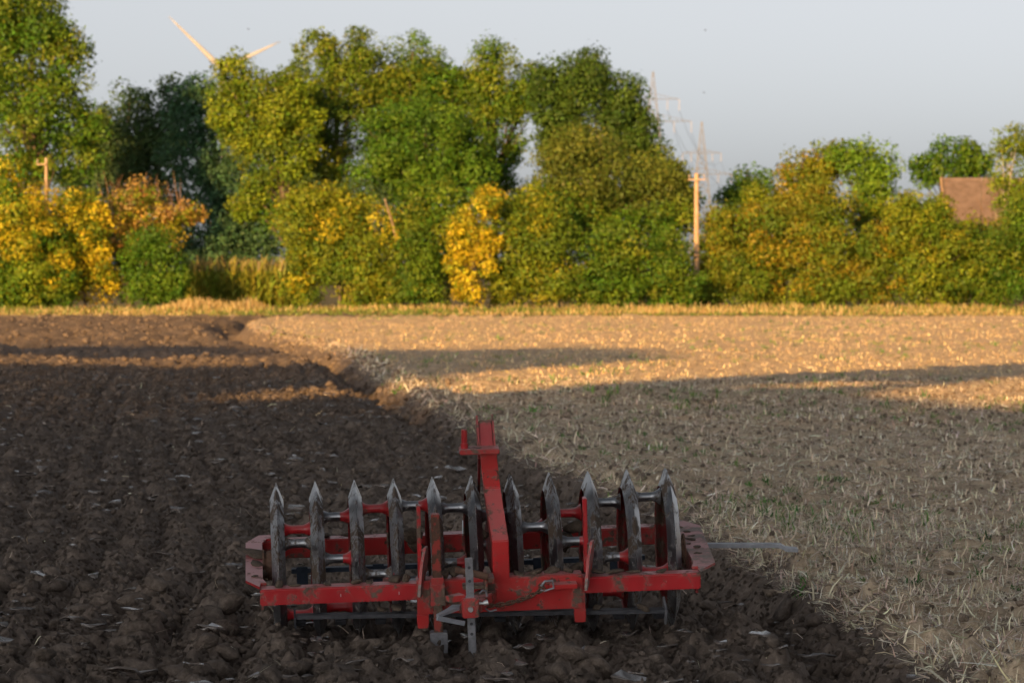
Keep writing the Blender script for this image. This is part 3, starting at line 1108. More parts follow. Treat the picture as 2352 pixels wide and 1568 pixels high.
OLIVE = [(0.100, 0.170, 0.012), (0.130, 0.195, 0.014), (0.078, 0.142, 0.012), (0.165, 0.210, 0.016)]
MIDG = [(0.062, 0.150, 0.010), (0.085, 0.180, 0.012), (0.050, 0.125, 0.012), (0.110, 0.195, 0.014)]
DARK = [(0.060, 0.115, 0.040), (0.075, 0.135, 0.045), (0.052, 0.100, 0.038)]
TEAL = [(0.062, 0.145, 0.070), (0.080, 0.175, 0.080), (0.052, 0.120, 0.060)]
LIME = [(0.185, 0.265, 0.014), (0.225, 0.285, 0.016), (0.135, 0.215, 0.012)]
YELL = [(0.52, 0.42, 0.018), (0.45, 0.35, 0.016), (0.39, 0.34, 0.018), (0.56, 0.46, 0.026)]
YOLV = [(0.185, 0.225, 0.012), (0.150, 0.205, 0.012), (0.26, 0.26, 0.014), (0.115, 0.178, 0.012)]
BROL = [(0.190, 0.195, 0.014), (0.150, 0.180, 0.014), (0.27, 0.215, 0.014), (0.115, 0.160, 0.014)]
ORNG = [(0.44, 0.30, 0.06), (0.40, 0.27, 0.08), (0.44, 0.33, 0.05), (0.36, 0.26, 0.10), (0.42, 0.20, 0.05), (0.44, 0.36, 0.04)]

TG, HG = 'trees behind the hedge', 'shrubs of the field hedge'
plant('broadleaf_tree', 'tallest tree, at the far left, its crown cut by the picture top', 'tree',
      [(50, 40, 125, 120), (130, 130, 95, 95), (60, 260, 150, 110), (185, 320, 75, 95), (0, 140, 110, 140), (60, 390, 130, 50)], 158, OLIVE + MIDG, 0.16, 4.2, 11, 0.12, trunk=0.3, group=TG, trunk_x=95, blob=0.30)
plant('broadleaf_tree', 'dark shaded tree right of the tallest left tree', 'tree',
      [(290, 300, 85, 115), (235, 330, 60, 100), (355, 300, 60, 100), (405, 260, 45, 95), (270, 380, 80, 90), (200, 420, 90, 60), (370, 440, 80, 60)], 170, DARK, 0.16, 4.2, 12, 0.2, trunk=0.2, group=TG)
plant('broadleaf_tree', 'blue-green shaded tree above the hedge gap', 'tree',
      [(455, 250, 80, 95), (440, 380, 85, 110), (540, 420, 90, 130), (470, 540, 110, 75), (590, 540, 70, 70), (640, 470, 70, 90), (520, 580, 120, 50)], 168, TEAL, 0.16, 4.6, 13, 0.12, trunk=0.24, group=TG)
plant('broadleaf_tree', 'yellow-green lit tree under the wind turbine blades', 'tree',
      [(535, 185, 58, 74), (600, 270, 85, 110), (655, 340, 75, 100), (560, 300, 50, 90), (600, 450, 55, 60), (560, 470, 40, 40), (690, 250, 55, 90), (640, 230, 60, 80), (520, 270, 50, 80)], 161, OLIVE + LIME, 0.15, 4.4, 14, 0.08, trunk=0.22, group=TG, trunk_x=690)
plant('broadleaf_tree', 'twin-topped loose tree left of the row of round crowns', 'tree',
      [(735, 140, 60, 85), (825, 125, 42, 65), (765, 260, 85, 100), (720, 300, 60, 90), (770, 390, 85, 80), (700, 420, 70, 70), (865, 200, 50, 95), (690, 200, 40, 70), (800, 190, 70, 90)], 164, OLIVE, 0.14, 4.0, 15, 0.25, trunk=0.22, group=TG, trunk_x=790)
plant('broadleaf_tree', 'round-topped tree second in the row, above the bright green tree', 'tree',
      [(945, 165, 85, 98), (915, 260, 90, 90), (1000, 260, 60, 70), (900, 350, 90, 70), (1035, 210, 55, 90), (960, 220, 100, 90)], 165, OLIVE + MIDG, 0.14, 4.0, 16, 0.15, trunk=0.22, group=TG)
plant('broadleaf_tree', 'round-topped tree in the row just left of the sky gap', 'tree',
      [(1125, 180, 78, 90), (1140, 270, 72, 70), (1180, 230, 45, 60), (1180, 340, 30, 50), (1120, 360, 70, 70), (1150, 440, 70, 50), (1215, 200, 45, 70), (1080, 220, 70, 90)], 165, OLIVE + MIDG, 0.14, 3.9, 17, 0.2, trunk=0.2, group=TG)
plant('broadleaf_tree', 'dense dark green tree at the right end of the tall row', 'tree',
      [(1325, 215, 95, 100), (1290, 250, 65, 90), (1420, 290, 75, 95), (1330, 350, 110, 80), (1490, 390, 70, 80), (1245, 200, 40, 60), (1260, 300, 45, 60), (1350, 170, 60, 60), (1430, 230, 55, 70), (1470, 320, 65, 75), (1540, 410, 55, 65), (1400, 480, 160, 70), (1580, 470, 40, 50)], 162, [(0.058, 0.118, 0.014), (0.078, 0.142, 0.016), (0.046, 0.096, 0.014)], 0.15, 4.6, 18, 0.1, trunk=0.26, group=TG)
plant('broadleaf_tree', 'bright green tree before the row, above the yellow shrub', 'tree',
      [(980, 310, 150, 100), (900, 390, 110, 75), (1060, 370, 95, 95), (960, 420, 120, 60)], 157, MIDG, 0.15, 5.0, 19, 0.06, trunk=0.2, group=TG, trunk_x=960)
plant('broadleaf_tree', 'wide olive tree left of the right-hand utility pole', 'tree',
      [(1365, 420, 135, 125), (1500, 440, 85, 100), (1275, 480, 85, 95), (1560, 480, 40, 80), (1320, 350, 80, 60)], 155, [(0.112, 0.152, 0.020), (0.145, 0.180, 0.024), (0.088, 0.128, 0.018)], 0.14, 5.0, 20, 0.06, trunk=0.18, group=TG)
plant('broadleaf_tree', 'small dark round tree right of the far pylon', 'tree',
      [(1730, 430, 62, 55), (1690, 450, 45, 45)], 170, MIDG, 0.15, 4.5, 21, 0.05, trunk=0.12, group=TG)
plant('broadleaf_tree', 'yellow-brown autumn tree right of the pole', 'tree',
      [(1860, 420, 85, 85), (1800, 470, 90, 70), (1900, 370, 60, 45)], 155, BROL + YOLV, 0.14, 4.2, 22, 0.1, trunk=0.14, group=TG)
plant('broadleaf_tree', 'fresh green ash tree with a hanging lower branch', 'tree',
      [(2005, 385, 70, 65), (1960, 360, 60, 40), (2000, 450, 55, 60), (1985, 540, 30, 90), (1960, 620, 25, 60)], 154, [(0.11, 0.22, 0.016), (0.14, 0.25, 0.018), (0.09, 0.17, 0.016)], 0.14, 4.6, 23, 0.06, trunk=0.14, group=TG, trunk_x=2010)
plant('broadleaf_tree', 'rounded green tree behind the barn roof', 'tree',
      [(2195, 360, 70, 62), (2130, 390, 50, 45), (2250, 390, 50, 50)], 182, MIDG, 0.17, 4.4, 24, 0.08, trunk=0.18, group=TG)
plant('birch_tree', 'thin airy birch at the right edge above the roof', 'tree',
      [(2315, 345, 45, 60), (2350, 330, 40, 45), (2345, 430, 45, 60), (2300, 420, 35, 35), (2320, 470, 50, 40)], 158, LIME + OLIVE, 0.13, 2.3, 25, 0.3, trunk=0.09, group=TG, mat='pale_bark', trunk_x=2292)

plant('hedge_shrub', 'yellow-topped green shrub at the left picture edge', 'shrub',
      [(30, 570, 120, 140), (20, 440, 55, 70), (100, 545, 52, 52), (60, 660, 110, 60), (120, 630, 60, 80)], 148.4, MIDG + LIME, 0.13, 5.0, 31, 0.04, top_cols=YELL + YOLV, trunk=0.07, group=HG, stem_name='stem', crown_name='foliage')
plant('hedge_shrub', 'tall golden yellow shrub left of the round green bush', 'shrub',
      [(195, 540, 62, 105), (235, 630, 48, 75), (170, 480, 40, 50), (160, 640, 50, 60)], 149.5, YELL + YOLV, 0.13, 4.6, 32, 0.06, trunk=0.06, group=HG, stem_name='stem', crown_name='foliage')
plant('hedge_shrub', 'orange-brown twiggy shrub above the round green bush', 'shrub',
      [(320, 470, 80, 60), (390, 500, 60, 40), (440, 490, 38, 35), (260, 500, 55, 55), (330, 560, 90, 60)], 151, ORNG + YOLV, 0.13, 2.9, 33, 0.15, trunk=0.06, group=HG, stem_name='stem', crown_name='foliage', mat='twig')
plant('hedge_shrub', 'rounded dark green bush at the left side of the gap', 'shrub',
      [(345, 600, 68, 80), (355, 660, 75, 50), (400, 640, 35, 60)], 148, MIDG, 0.12, 5.6, 34, 0.02, trunk=0.06, group=HG, stem_name='stem', crown_name='foliage')
plant('hedge_shrub', 'big yellow-olive shrub at the right side of the gap', 'shrub',
      [(740, 540, 105, 115), (690, 470, 62, 52), (830, 590, 105, 110), (705, 640, 62, 72), (800, 480, 60, 60), (860, 660, 90, 52)], 149, YOLV + OLIVE, 0.13, 5.0, 35, 0.04, top_cols=YELL[2:3] + YOLV, trunk=0.08, group=HG, stem_name='stem', crown_name='foliage')
plant('hedge_shrub', 'deep green shrub left of the brightest yellow shrub', 'shrub',
      [(960, 590, 65, 90), (975, 660, 75, 52), (920, 650, 60, 60)], 148.5, MIDG + OLIVE, 0.12, 5.2, 36, 0.03, trunk=0.06, group=HG, stem_name='stem', crown_name='foliage')
plant('hedge_shrub', 'brightest yellow shrub in the middle of the hedge', 'shrub',
      [(1070, 530, 58, 70), (1120, 470, 38, 42), (1060, 620, 42, 70), (1075, 680, 38, 30), (1120, 570, 38, 60)], 147.9, YELL + YELL + YOLV + YOLV[2:3], 0.13, 4.6, 37, 0.04, trunk=0.05, group=HG, stem_name='stem', crown_name='foliage')
plant('hedge_shrub', 'olive green shrub right of the brightest yellow shrub', 'shrub',
      [(1225, 560, 105, 125), (1170, 640, 80, 72), (1280, 650, 90, 62), (1190, 500, 60, 60)], 149, OLIVE + YOLV, 0.13, 5.2, 38, 0.03, trunk=0.07, group=HG, stem_name='stem', crown_name='foliage')
plant('hedge_shrub', 'green shrub at the left foot of the right-hand utility pole', 'shrub',
      [(1430, 600, 105, 95), (1400, 665, 110, 50), (1530, 610, 58, 95), (1520, 670, 70, 42), (1590, 665, 45, 48)], 149, OLIVE + MIDG, 0.13, 5.2, 39, 0.03, trunk=0.07, group=HG, stem_name='stem', crown_name='foliage')
plant('hedge_shrub', 'brownish olive shrub at the right foot of the utility pole', 'shrub',
      [(1710, 590, 90, 112), (1790, 560, 100, 105), (1655, 540, 38, 75), (1650, 660, 60, 52), (1760, 660, 90, 52), (1900, 470, 80, 70)], 150.8, BROL + OLIVE, 0.13, 5.2, 40, 0.03, trunk=0.07, group=HG, stem_name='stem', crown_name='foliage')
plant('hedge_shrub', 'mixed olive shrub below the fresh green ash tree', 'shrub',
      [(1890, 590, 75, 115), (1960, 650, 80, 62), (2030, 600, 68, 95), (1880, 670, 60, 42)], 149.5, OLIVE + BROL, 0.13, 5.2, 41, 0.03, trunk=0.07, group=HG, stem_name='stem', crown_name='foliage')
plant('hedge_shrub', 'olive shrub below the left end of the barn roof', 'shrub',
      [(2120, 570, 75, 115), (2085, 500, 55, 72), (2160, 650, 90, 62), (2190, 550, 55, 60), (2150, 490, 40, 50)], 149, OLIVE + YOLV, 0.13, 5.2, 42, 0.03, trunk=0.07, group=HG, stem_name='stem', crown_name='foliage')
plant('hedge_shrub', 'darker green shrub at the right picture edge', 'shrub',
      [(2290, 600, 90, 85), (2350, 580, 80, 100), (2270, 665, 100, 47), (2345, 500, 50, 60)], 149.4, OLIVE + MIDG, 0.13, 5.2, 43, 0.03, trunk=0.07, group=HG, stem_name='stem', crown_name='foliage')

UG = 'understorey shrubs behind the hedge'
plant('understorey_shrub', 'dark undergrowth below the twin-topped tree', 'shrub', [(760, 540, 130, 130), (880, 500, 100, 90)], 155.5, DARK + MIDG, 0.15, 3.5, 51, 0.04, trunk=0.07, group=UG, stem_name='stem', crown_name='foliage')
plant('understorey_shrub', 'green undergrowth below the bright green tree', 'shrub', [(980, 520, 110, 110), (1080, 500, 90, 90), (1060, 600, 90, 80)], 154.5, MIDG + OLIVE, 0.15, 3.5, 52, 0.04, trunk=0.07, group=UG, stem_name='stem', crown_name='foliage')
plant('understorey_shrub', 'olive undergrowth below the wide olive tree', 'shrub', [(1250, 520, 100, 110), (1400, 560, 120, 110), (1530, 560, 80, 120)], 153.5, OLIVE + MIDG, 0.15, 3.5, 53, 0.04, trunk=0.07, group=UG, stem_name='stem', crown_name='foliage')
plant('understorey_shrub', 'olive undergrowth right behind the right-hand utility pole', 'shrub', [(1690, 560, 80, 100), (1640, 620, 60, 90), (1760, 600, 80, 90), (1850, 560, 80, 90)], 154, BROL + OLIVE, 0.15, 3.5, 54, 0.04, trunk=0.07, group=UG, stem_name='stem', crown_name='foliage')
plant('understorey_shrub', 'undergrowth before the barn wall', 'shrub', [(2000, 560, 110, 120), (2110, 560, 90, 110), (2230, 590, 100, 95), (2330, 580, 90, 110)], 153.5, OLIVE + YOLV, 0.15, 3.5, 55, 0.04, trunk=0.07, group=UG, stem_name='stem', crown_name='foliage')
plant('understorey_shrub', 'undergrowth at the foot of the tallest left tree', 'shrub', [(60, 560, 130, 130), (190, 560, 100, 120), (290, 580, 90, 110)], 154, MIDG + YOLV, 0.15, 3.5, 56, 0.04, trunk=0.07, group=UG, stem_name='stem', crown_name='foliage')

# bare twigs sticking out of the orange shrub
bm = bmesh.new()
for i in range(46):
    p = at(random.uniform(230, 420), random.uniform(470, 520), 151.2 + random.uniform(-.5, .5))
    q = p + Vector((random.uniform(-.5, .5), random.uniform(-.2, .2), random.uniform(.7, 1.5)))
    add_tube(bm, [p, p.lerp(q, .5) + Vector((random.uniform(-.1, .1), 0, 0)), q], [.018, .013, .004], 4, cap=False)
tag(bm_obj('bare_twigs', bm, M['twig']), 'bare brown twigs rising out of the orange-brown shrub', 'twigs', kind='stuff')

# maize in the gap
n_pl = 640
pa, pb = at(425, 650, 156).x, at(700, 650, 156).x
cx = pa + (pb - pa) * rng.random(n_pl)
cy = 152.2 + 9 * rng.random(n_pl)
BL = 12
k = n_pl * BL
bz = np.tile(np.linspace(0.2, 1.65, BL), n_pl)
bx, by = np.repeat(cx, BL), np.repeat(cy, BL)
ty = np.repeat(rng.random(n_pl), BL)
colm = np.where((ty < 0.5)[:, None], pick([(0.28, 0.32, 0.04), (0.36, 0.34, 0.05)], k), pick([(0.18, 0.26, 0.03), (0.22, 0.28, 0.04)], k))
colm = np.where((bz > 1.6)[:, None], pick([(0.32, 0.27, 0.11), (0.28, 0.25, 0.10)], k), colm)
pit = np.where(bz > 1.5, 1.35, 0.75 + 0.4 * rng.random(k))
strips(np.stack([bx, by, bz], -1), rng.random(k) * 6.283, pit, 0.35 + 0.4 * rng.random(k), 0.045 + 0.02 * rng.random(k), 0.4 + rng.random(k), colm,
       'maize_crop', M['grass'], 'ripening maize crop standing in the hedge gap', 'maize')

# trees behind the viewpoint that throw the evening shade; crown edges follow the shade they cast on the field


def in_poly(x, y, poly):
    c = np.zeros(x.shape, bool)
    j = len(poly) - 1
    for i in range(len(poly)):
        xi, yi = poly[i]
        xj, yj = poly[j]
        c ^= ((yi > y) != (yj > y)) & (x < (xj - xi) * (y - yi) / (yj - yi + 1e-9) + xi)
        j = i
    return c


SUNNY = [
    [(-3000, 600), (-3000, 797), (0, 795), (560, 798), (640, 806), (720, 835), (785, 838), (800, 806), (1100, 806), (1300, 798), (1480, 803), (1560, 825),
     (1250, 850), (1050, 862), (1010, 885), (930, 893), (960, 935), (1010, 912), (1350, 888), (1700, 864), (2100, 847), (2352, 839), (6000, 790), (6000, 600)],
    [(-3000, 818), (0, 818), (300, 822), (760, 815), (780, 838), (420, 842), (0, 838), (-3000, 836)],
    [(520, 925), (560, 905), (720, 896), (880, 884), (900, 905), (760, 916), (640, 922)],
    [(2000, 905), (2200, 885), (2400, 860), (3200, 830), (3200, 960), (2352, 945), (2200, 930)],
    [(1680, 893), (1900, 882), (2080, 880), (2080, 889), (1900, 893)],
]
n = 115000
d = 4 + 92 * rng.random(n)
X = (rng.random(n) * 2 - 1) * (0.19 * d + 5)
px, py = to_px(X, d)
lit = np.zeros(n, bool)
for poly in SUNNY:
    lit |= in_poly(px, py, poly)
lit |= (d > 92)
X, d = X[~lit], d[~lit]
leaf_s = np.where(d < 41, 0.50, 0.24)
yy = -22 + 2.4 * rng.random(len(X))
tt = (d - yy) / math.cos(SUN_AZ)
P = np.stack([X - tt * math.sin(SUN_AZ), yy, tt * math.tan(SUN_EL)], -1)
ok = P[:, 2] > 2.0
P, leaf_s = P[ok], leaf_s[ok]
order = np.argsort(P[:, 0])
chunks = np.array_split(order, 5)
for c in chunks:
    q = P[c]
    bx = float(np.median(q[:, 0]))
    root = empty('shade_tree', (bx, -21, 0))
    m = len(q)
    leaf_cloud('crown', q - np.array([bx, -21, 0]), rng.normal(size=(m, 3)) + np.array(SUN_DIR) * 1.5, leaf_s[c] * (0.85 + 0.4 * rng.random(m)), pick(MIDG + OLIVE, m), M['leaf'], root)
    trunk_mesh('trunk', (0, 0, 0), (0.2, 0, float(q[:, 2].max()) * 0.85), 0.32, 0.08, root, M['bark'])
    tag(root, 'tall leafy tree standing behind the viewpoint', 'tree', 'trees behind the viewpoint')

# ------------------------------------------------------------------ poles, pylons, turbine, barn, birds


def utility_pole(px, py, d, r, label, arm_side, arm_px):
    top = at(px, py, d)
    root = empty('utility_pole', (top.x, d, 0))
    bm = bmesh.new()
    add_tube(bm, [(0, 0, -.3), (0, 0, top.z * .5), (0, 0, top.z)], [r * 1.25, r * 1.1, r * 0.9], 10)
    bm_obj('post', bm, M['pole_wood'], root, smooth=False)
    L = arm_px * d / FPX
    bm = bmesh.new()
    add_beam(bm, (-L if arm_side <= 0 else 0, -r - .03, top.z - .25), (L if arm_side >= 0 else 0, -r - .03, top.z - .25), .05, .05)
    bm_obj('crossarm', bm, M['pole_wood'], root)
    for sx in ((-1,) if arm_side < 0 else (1,) if arm_side > 0 else (-1, 1)):
        bm = bmesh.new()
        add_tube(bm, [(sx * (L - .05), -r - .03, top.z - .2), (sx * (L - .05), -r - .03, top.z - .12), (sx * (L - .05), -r - .03, top.z - .05)], [.02, .032, .018], 8)
        bm_obj('insulator', bm, M['ceramic'], root)
    return tag(root, label, 'pole', 'utility poles in the hedge')


utility_pole(1600, 398, 150.3, 0.095, 'sunlit wooden utility pole standing alone before the right-hand hedge', 0, 20)
utility_pole(106, 363, 149.3, 0.062, 'wooden utility pole above the shrubs at the far left', -1, 22)
# leaning broken post in the hedge
p, q = at(884, 458, 147.3), at(904, 520, 148.5)
root = empty('leaning_post', (q.x, 149.5, 0))
bm = bmesh.new()
o_ = Vector((q.x, 149.5, 0))
b0 = Vector((q.x + (q.x - p.x) * 2.4, 149.6, -0.1))
add_tube(bm, [b0 - o_, q - o_, p - o_], [.06, .055, .035], 8)
bm_obj('post', bm, M['pole_wood'], root)
tag(root, 'slanting broken wooden post among the hedge leaves', 'post')


def pylon(px, py, d, arms, label):
    top = at(px, py, d)
    root = empty('electricity_pylon', (top.x, d, 0))
    h = top.z
    bw = h * 0.085

    def half(z):
        q = z / h
        return max(0.12, bw * (1 - q) ** 0.9 + 0.35 * (1 - q) + .05)
    th = 0.10 * d / 835
    bm = bmesh.new()
    n = 14
    zs = [h * (1 - (1 - i / n) ** 1.15) for i in range(n + 1)]
    for sx in (-1, 1):
        for sy in (-1, 1):
            for a, b in zip(zs, zs[1:]):
                add_beam(bm, (sx * half(a), sy * half(a), a), (sx * half(b), sy * half(b), b), th, th, (0.3, 1, 0.1))
    bm_obj('legs', bm, M['pylon'], root)
    bm = bmesh.new()
    for a, b in zip(zs, zs[1:]):
        for sy in (-1, 1):
            add_beam(bm, (-half(a), sy * half(a), a), (half(b), sy * half(b), b), th * .6, th * .6, (0, 1, 0.1))
            add_beam(bm, (half(a), sy * half(a), a), (-half(b), sy * half(b), b), th * .6, th * .6, (0, 1, 0.1))
            add_beam(bm, (-half(b), sy * half(b), b), (half(b), sy * half(b), b), th * .5, th * .5, (0, 1, 0.1))
    bm_obj('bracing', bm, M['pylon'], root)
    tips = []
    for (ay, apx) in arms:
        z = at(px, ay, d).z
        L = apx * d / FPX
        bm = bmesh.new()
        for s in (-1, 1):
            add_beam(bm, (0, -half(z), z), (s * L, 0, z), th * .8, th * .8, (0, 1, 0.1))
            add_beam(bm, (0, half(z), z), (s * L, 0, z), th * .8, th * .8, (0, 1, 0.1))
            add_beam(bm, (0, 0, z + L * .22), (s * L, 0, z), th * .7, th * .7, (0, 1, 0.1))
            for k in range(1, 6):
                q = k / 6
                add_beam(bm, (s * L * q, 0, z), (s * L * (q - .08), 0, z + L * .22 * (1 - q)), th * .45, th * .45, (0, 1, 0.1))
        bm_obj('crossarm', bm, M['pylon'], root)
        for s in (-1, 1):
            for qq in (1.0, .55):
                bm = bmesh.new()
                add_tube(bm, [(s * L * qq, 0, z), (s * L * qq, 0, z - 2.4)], th * .55, 6)
                bm_obj('insulator', bm, M['ceramic'], root)
                tips.append(Vector((top.x + s * L * qq, d, z - 2.4)))
    tag(root, label, 'pylon', 'electricity pylons on the horizon')
    return tips


ta = pylon(1500, 165, 835, [(228, 60), (279, 88)], 'nearer lattice electricity pylon beside the dense dark tree')
tb = pylon(1612, 280, 1115, [(352, 44), (400, 68)], 'farther lattice electricity pylon behind the right-hand utility pole')
for i, (a, b) in enumerate(zip(ta, tb)):
    bm = bmesh.new()
    pts = []
    ext = b + (b - a) * 1.2
    for k in range(13):
        q = k / 12
        pts.append(a.lerp(b, q) - Vector((0, 0, 9 * 4 * q * (1 - q) * .55)))
    for k in range(1, 7):
        q = k / 6
        pts.append(b.lerp(ext, q) - Vector((0, 0, 9 * 4 * q * (1 - q) * .55)))
    add_tube(bm, pts, .035, 4, cap=False)
    tag(bm_obj('power_line', bm, M['wire']), 'thin power line wire hanging between the two pylons', 'wire', 'power line wires')

# wind turbine: rotor half hidden behind the trees
TD = 2000.0
hub = at(514, 160, TD)
root = empty('wind_turbine', (hub.x, TD, 0))
bm = bmesh.new()
add_tube(bm, [(0, 3, 0), (0, 3, hub.z * .5), (0, 3, hub.z - 1)], [2.6, 2.1, 1.5], 16)
bm_obj('tower', bm, M['white'], root, smooth=True)
bm = bmesh.new()
add_tube(bm, [(0, -1, hub.z), (0, 1, hub.z + .1), (0, 7, hub.z), (0, 9, hub.z)], [1.5, 2.0, 1.9, 1.1], 12)
bm_obj('nacelle', bm, M['white'], root, smooth=True)
bm = bmesh.new()
add_tube(bm, [(0, -4.2, hub.z), (0, -3.4, hub.z), (0, -2, hub.z), (0, -1, hub.z)], [.2, 1.1, 1.6, 1.6], 12)
bm_obj('hub', bm, M['white'], root, smooth=True)
for ang, L in ((180 - 44, 39.5), (26, 33.0), (-99, 38.0)):
    bm = bmesh.new()
    dr = Vector((math.cos(R(ang)), 0, math.sin(R(ang))))
    sd = Vector((-dr.z, 0, dr.x))
    prof = [(0, .75, .7), (.05, .8, .6), (.16, 1.55, .38), (.35, 1.15, .25), (.6, .8, .16), (.85, .45, .09), (1, .12, .03)]
    prev = None
    for q, w, t in prof:
        c = Vector((0, -2, hub.z)) + dr * (L * q) + sd * (w * .25)
        ring = [bm.verts.new(c + sd * w * math.cos(a) + Vector((0, 1, 0)) * t * math.sin(a)) for a in [2 * math.pi * k / 10 for k in range(10)]]
        if prev:
            for k in range(10):
                bm.faces.new((prev[k], prev[(k + 1) % 10], ring[(k + 1) % 10], ring[k]))
        prev = ring
    bm.faces.new(prev)
    bm_obj('blade', bm, M['white'], root, smooth=True)
tag(root, 'pale wind turbine whose blades rise above the trees at left', 'wind turbine')

# barn with brown tiled roof
BD_ = 176.0
rl, rr_ = at(2162, 414, BD_), at(2480, 414, BD_)
root = empty('barn', (rl.x, BD_, 0))
Wd = rr_.x - rl.x
zr = rl.z
bm = bmesh.new()
add_box(bm, (0.15, -3.0, -0.1), (Wd - .15, 3.0, zr - 2.35))
bm_obj('wall', bm, M['brick'], root)
bm = bmesh.new()
for s in (-1, 1):
    add_prism(bm, [(0, zr), (s * 3.5, zr - 2.6), (s * 3.5, zr - 2.72), (0, zr - .14)], 0, 0, Wd)
roof = bm_obj('roof', bm, M['tile'], root)
bm = bmesh.new()                       # tile courses, too small to pick apart
for k in range(22):
    q = (k + .5) / 22
    y_, z_ = -3.5 * q, zr - 2.6 * q
    add_beam(bm, (0.02, y_, z_ + .015), (Wd - .02, y_, z_ + .015), .13, .05, (0, -2.6, 3.5))
tag(bm_obj('tile_courses', bm, M['tile'], roof), kind='stuff')
bm = bmesh.new()
add_tube(bm, [(0, 0, zr + .02), (Wd, 0, zr + .02)], .10, 8)
bm_obj('ridge_tiles', bm, M['tile'], roof)
bm = bmesh.new()
add_beam(bm, (-.03, -3.5, zr - 2.62), (-.03, 0, zr + .06), .05, .2, (0, 0, 1))
bm_obj('verge_board', bm, M['pole_wood'], roof)
tag(root, 'barn with brown tiled roof showing above the hedge at right', 'barn')
for i, (pxs, top, lab) in enumerate([(2166, 400, 'thin bare stem at the left end of the barn roof'), (2252, 398, 'leaning bare stem crossing the middle of the barn roof'), (2272, 402, 'straight bare stem right of the leaning one before the roof')]):
    p = at(pxs, top, 153.5)
    root = empty('bare_sapling', (p.x + .1, 153.5, 0))
    trunk_mesh('stem', (0.1, 0, 0), (-.1, 0, p.z), .04, .012, root, M['bark'], .12, 6)
    bm = bmesh.new()
    for k in range(5):
        a = Vector((0, 0, p.z * (.55 + .09 * k)))
        add_tube(bm, [a, a + Vector((random.choice((-1, 1)) * random.uniform(.15, .35), random.uniform(-.2, .2), random.uniform(.3, .6)))], [.012, .003], 4, cap=False)
    bm_obj('twigs', bm, M['twig'], root)
    tag(root, lab, 'sapling')

for px, py, d, lab in ((1620, 70, 140, 'tiny dark bird high in the sky right of the pylon'), (1617, 213, 150, 'tiny dark bird in the sky above the farther pylon'), (570, 67, 150, 'tiny dark bird between the two turbine blades')):
    p = at(px, py, d)
    root = empty('bird', p)
    bm = bmesh.new()
    add_tube(bm, [(-.09, 0, 0), (-.04, 0, .01), (.04, 0, .01), (.10, 0, 0)], [.004, .022, .02, .006], 6)
    bm_obj('body', bm, M['dark_bird'], root)
    for s in (-1, 1):
        bm = bmesh.new()
        add_prism(bm, [(.03, 0), (-.03, 0), (-.02, s * .09), (0, s * .14), (.02, s * .08)], 2, 0, .004)
        bm_obj('wing', bm, M['dark_bird'], root)
    root.rotation_euler = (0.5, 0, 0.6)
    root.scale = (0.55,) * 3
    tag(root, lab, 'bird')

# ------------------------------------------------------------------ the furrow press
press = empty('furrow_press')
U = Vector((0.99738166, 0.06403116, 0.03361301))
Vv = Vector((-0.06844092, 0.98589526, 0.15272974))
Wv = U.cross(Vv)
Mx = Matrix((U, Vv, Wv)).transposed().to_4x4()
Mx.translation = Vector((-1.1096, 16.8758, 0.293))
press.matrix_world = Mx
tag(press, 'red furrow press with eleven steel wedge rings parked on the ploughed soil', 'furrow press')
W_, D_ = 1.951, 1.0335


def part(name, bm, mat, parent=press, smooth=False, bevel=0.0):
    return bm_obj(name, bm, mat, parent, smooth, bevel)


bm = bmesh.new(); add_box(bm, (0, 0, -.072), (W_, .078, 0)); fb = part('front_bar', bm, M['red'], bevel=.005)
bm = bmesh.new(); add_box(bm, (.015, D_ - .078, -.085), (W_ - .015, D_, -.001)); rb = part('rear_bar', bm, M['red_worn'], bevel=.005)
bm = bmesh.new(); add_box(bm, (.690, -.018, -.135), (1.425, .0, .016)); add_box(bm, (.690, 0.002, .002), (1.425, .085, .016)); part('centre_beam', bm, M['red_worn'], bevel=.004)
for s in (0, 1):
    def X_(u): return u if s == 0 else W_ - u
    bm = bmesh.new()
    ex = .02 * s
    outl = [(X_(0.0), .004), (X_(-.062 - ex), .14), (X_(-.062 - 2 * ex), D_ - .14), (X_(-ex), D_ + .002), (X_(.10), D_ + .002), (X_(.10), D_ - .06), (X_(.035), D_ - .08), (X_(.014), D_ - .16),
            (X_(.014), .16), (X_(.03), .0785), (X_(.004), .0785)]
    add_prism(bm, outl, 2, .002, .013)
    sp = part('side_plate', bm, M['red'] if s == 0 else M['red_caked'], bevel=0)
    bm = bmesh.new()
    a, b = sorted((X_(.004), X_(.014)))
    add_box(bm, (a, .079, -.11), (b, D_ - .079, .001))
    part('side_web', bm, M['red'] if s == 0 else M['red_dark'])
    bm = bmesh.new()
    add_tube(bm, [(X_(.0145), D_ / 2, -.012), (X_(.022), D_ / 2, -.012), (X_(.023), D_ / 2, -.012), (X_(.034), D_ / 2, -.012), (X_(.035), D_ / 2, -.012), (X_(.07), D_ / 2, -.012)],
             [.075, .075, .058, .058, .068, .068], 20)
    part('bearing', bm, M['rust'])

for u_ in (.355, .612):
    bm = bmesh.new(); add_box(bm, (u_ - .0016, -.0022, -.044), (u_ + .0016, .001, -.031)); part('paint_chip', bm, M['bright'])

# wedge rings
RO, RI, HW = .3655, .286, .031
PITCH_R, U0 = .1774, .087
prof_out = [(RI, -HW), (RI + .04, -HW * .5), (RO - .004, -.0022), (RO, 0), (RO - .004, .0022), (RI + .04, HW * .5), (RI, HW)]
prof_in = [(RI, HW - .007), (RI + .036, HW * .5 - .006), (RO - .03, 0), (RI + .036, -HW * .5 + .006), (RI, -HW + .007)]


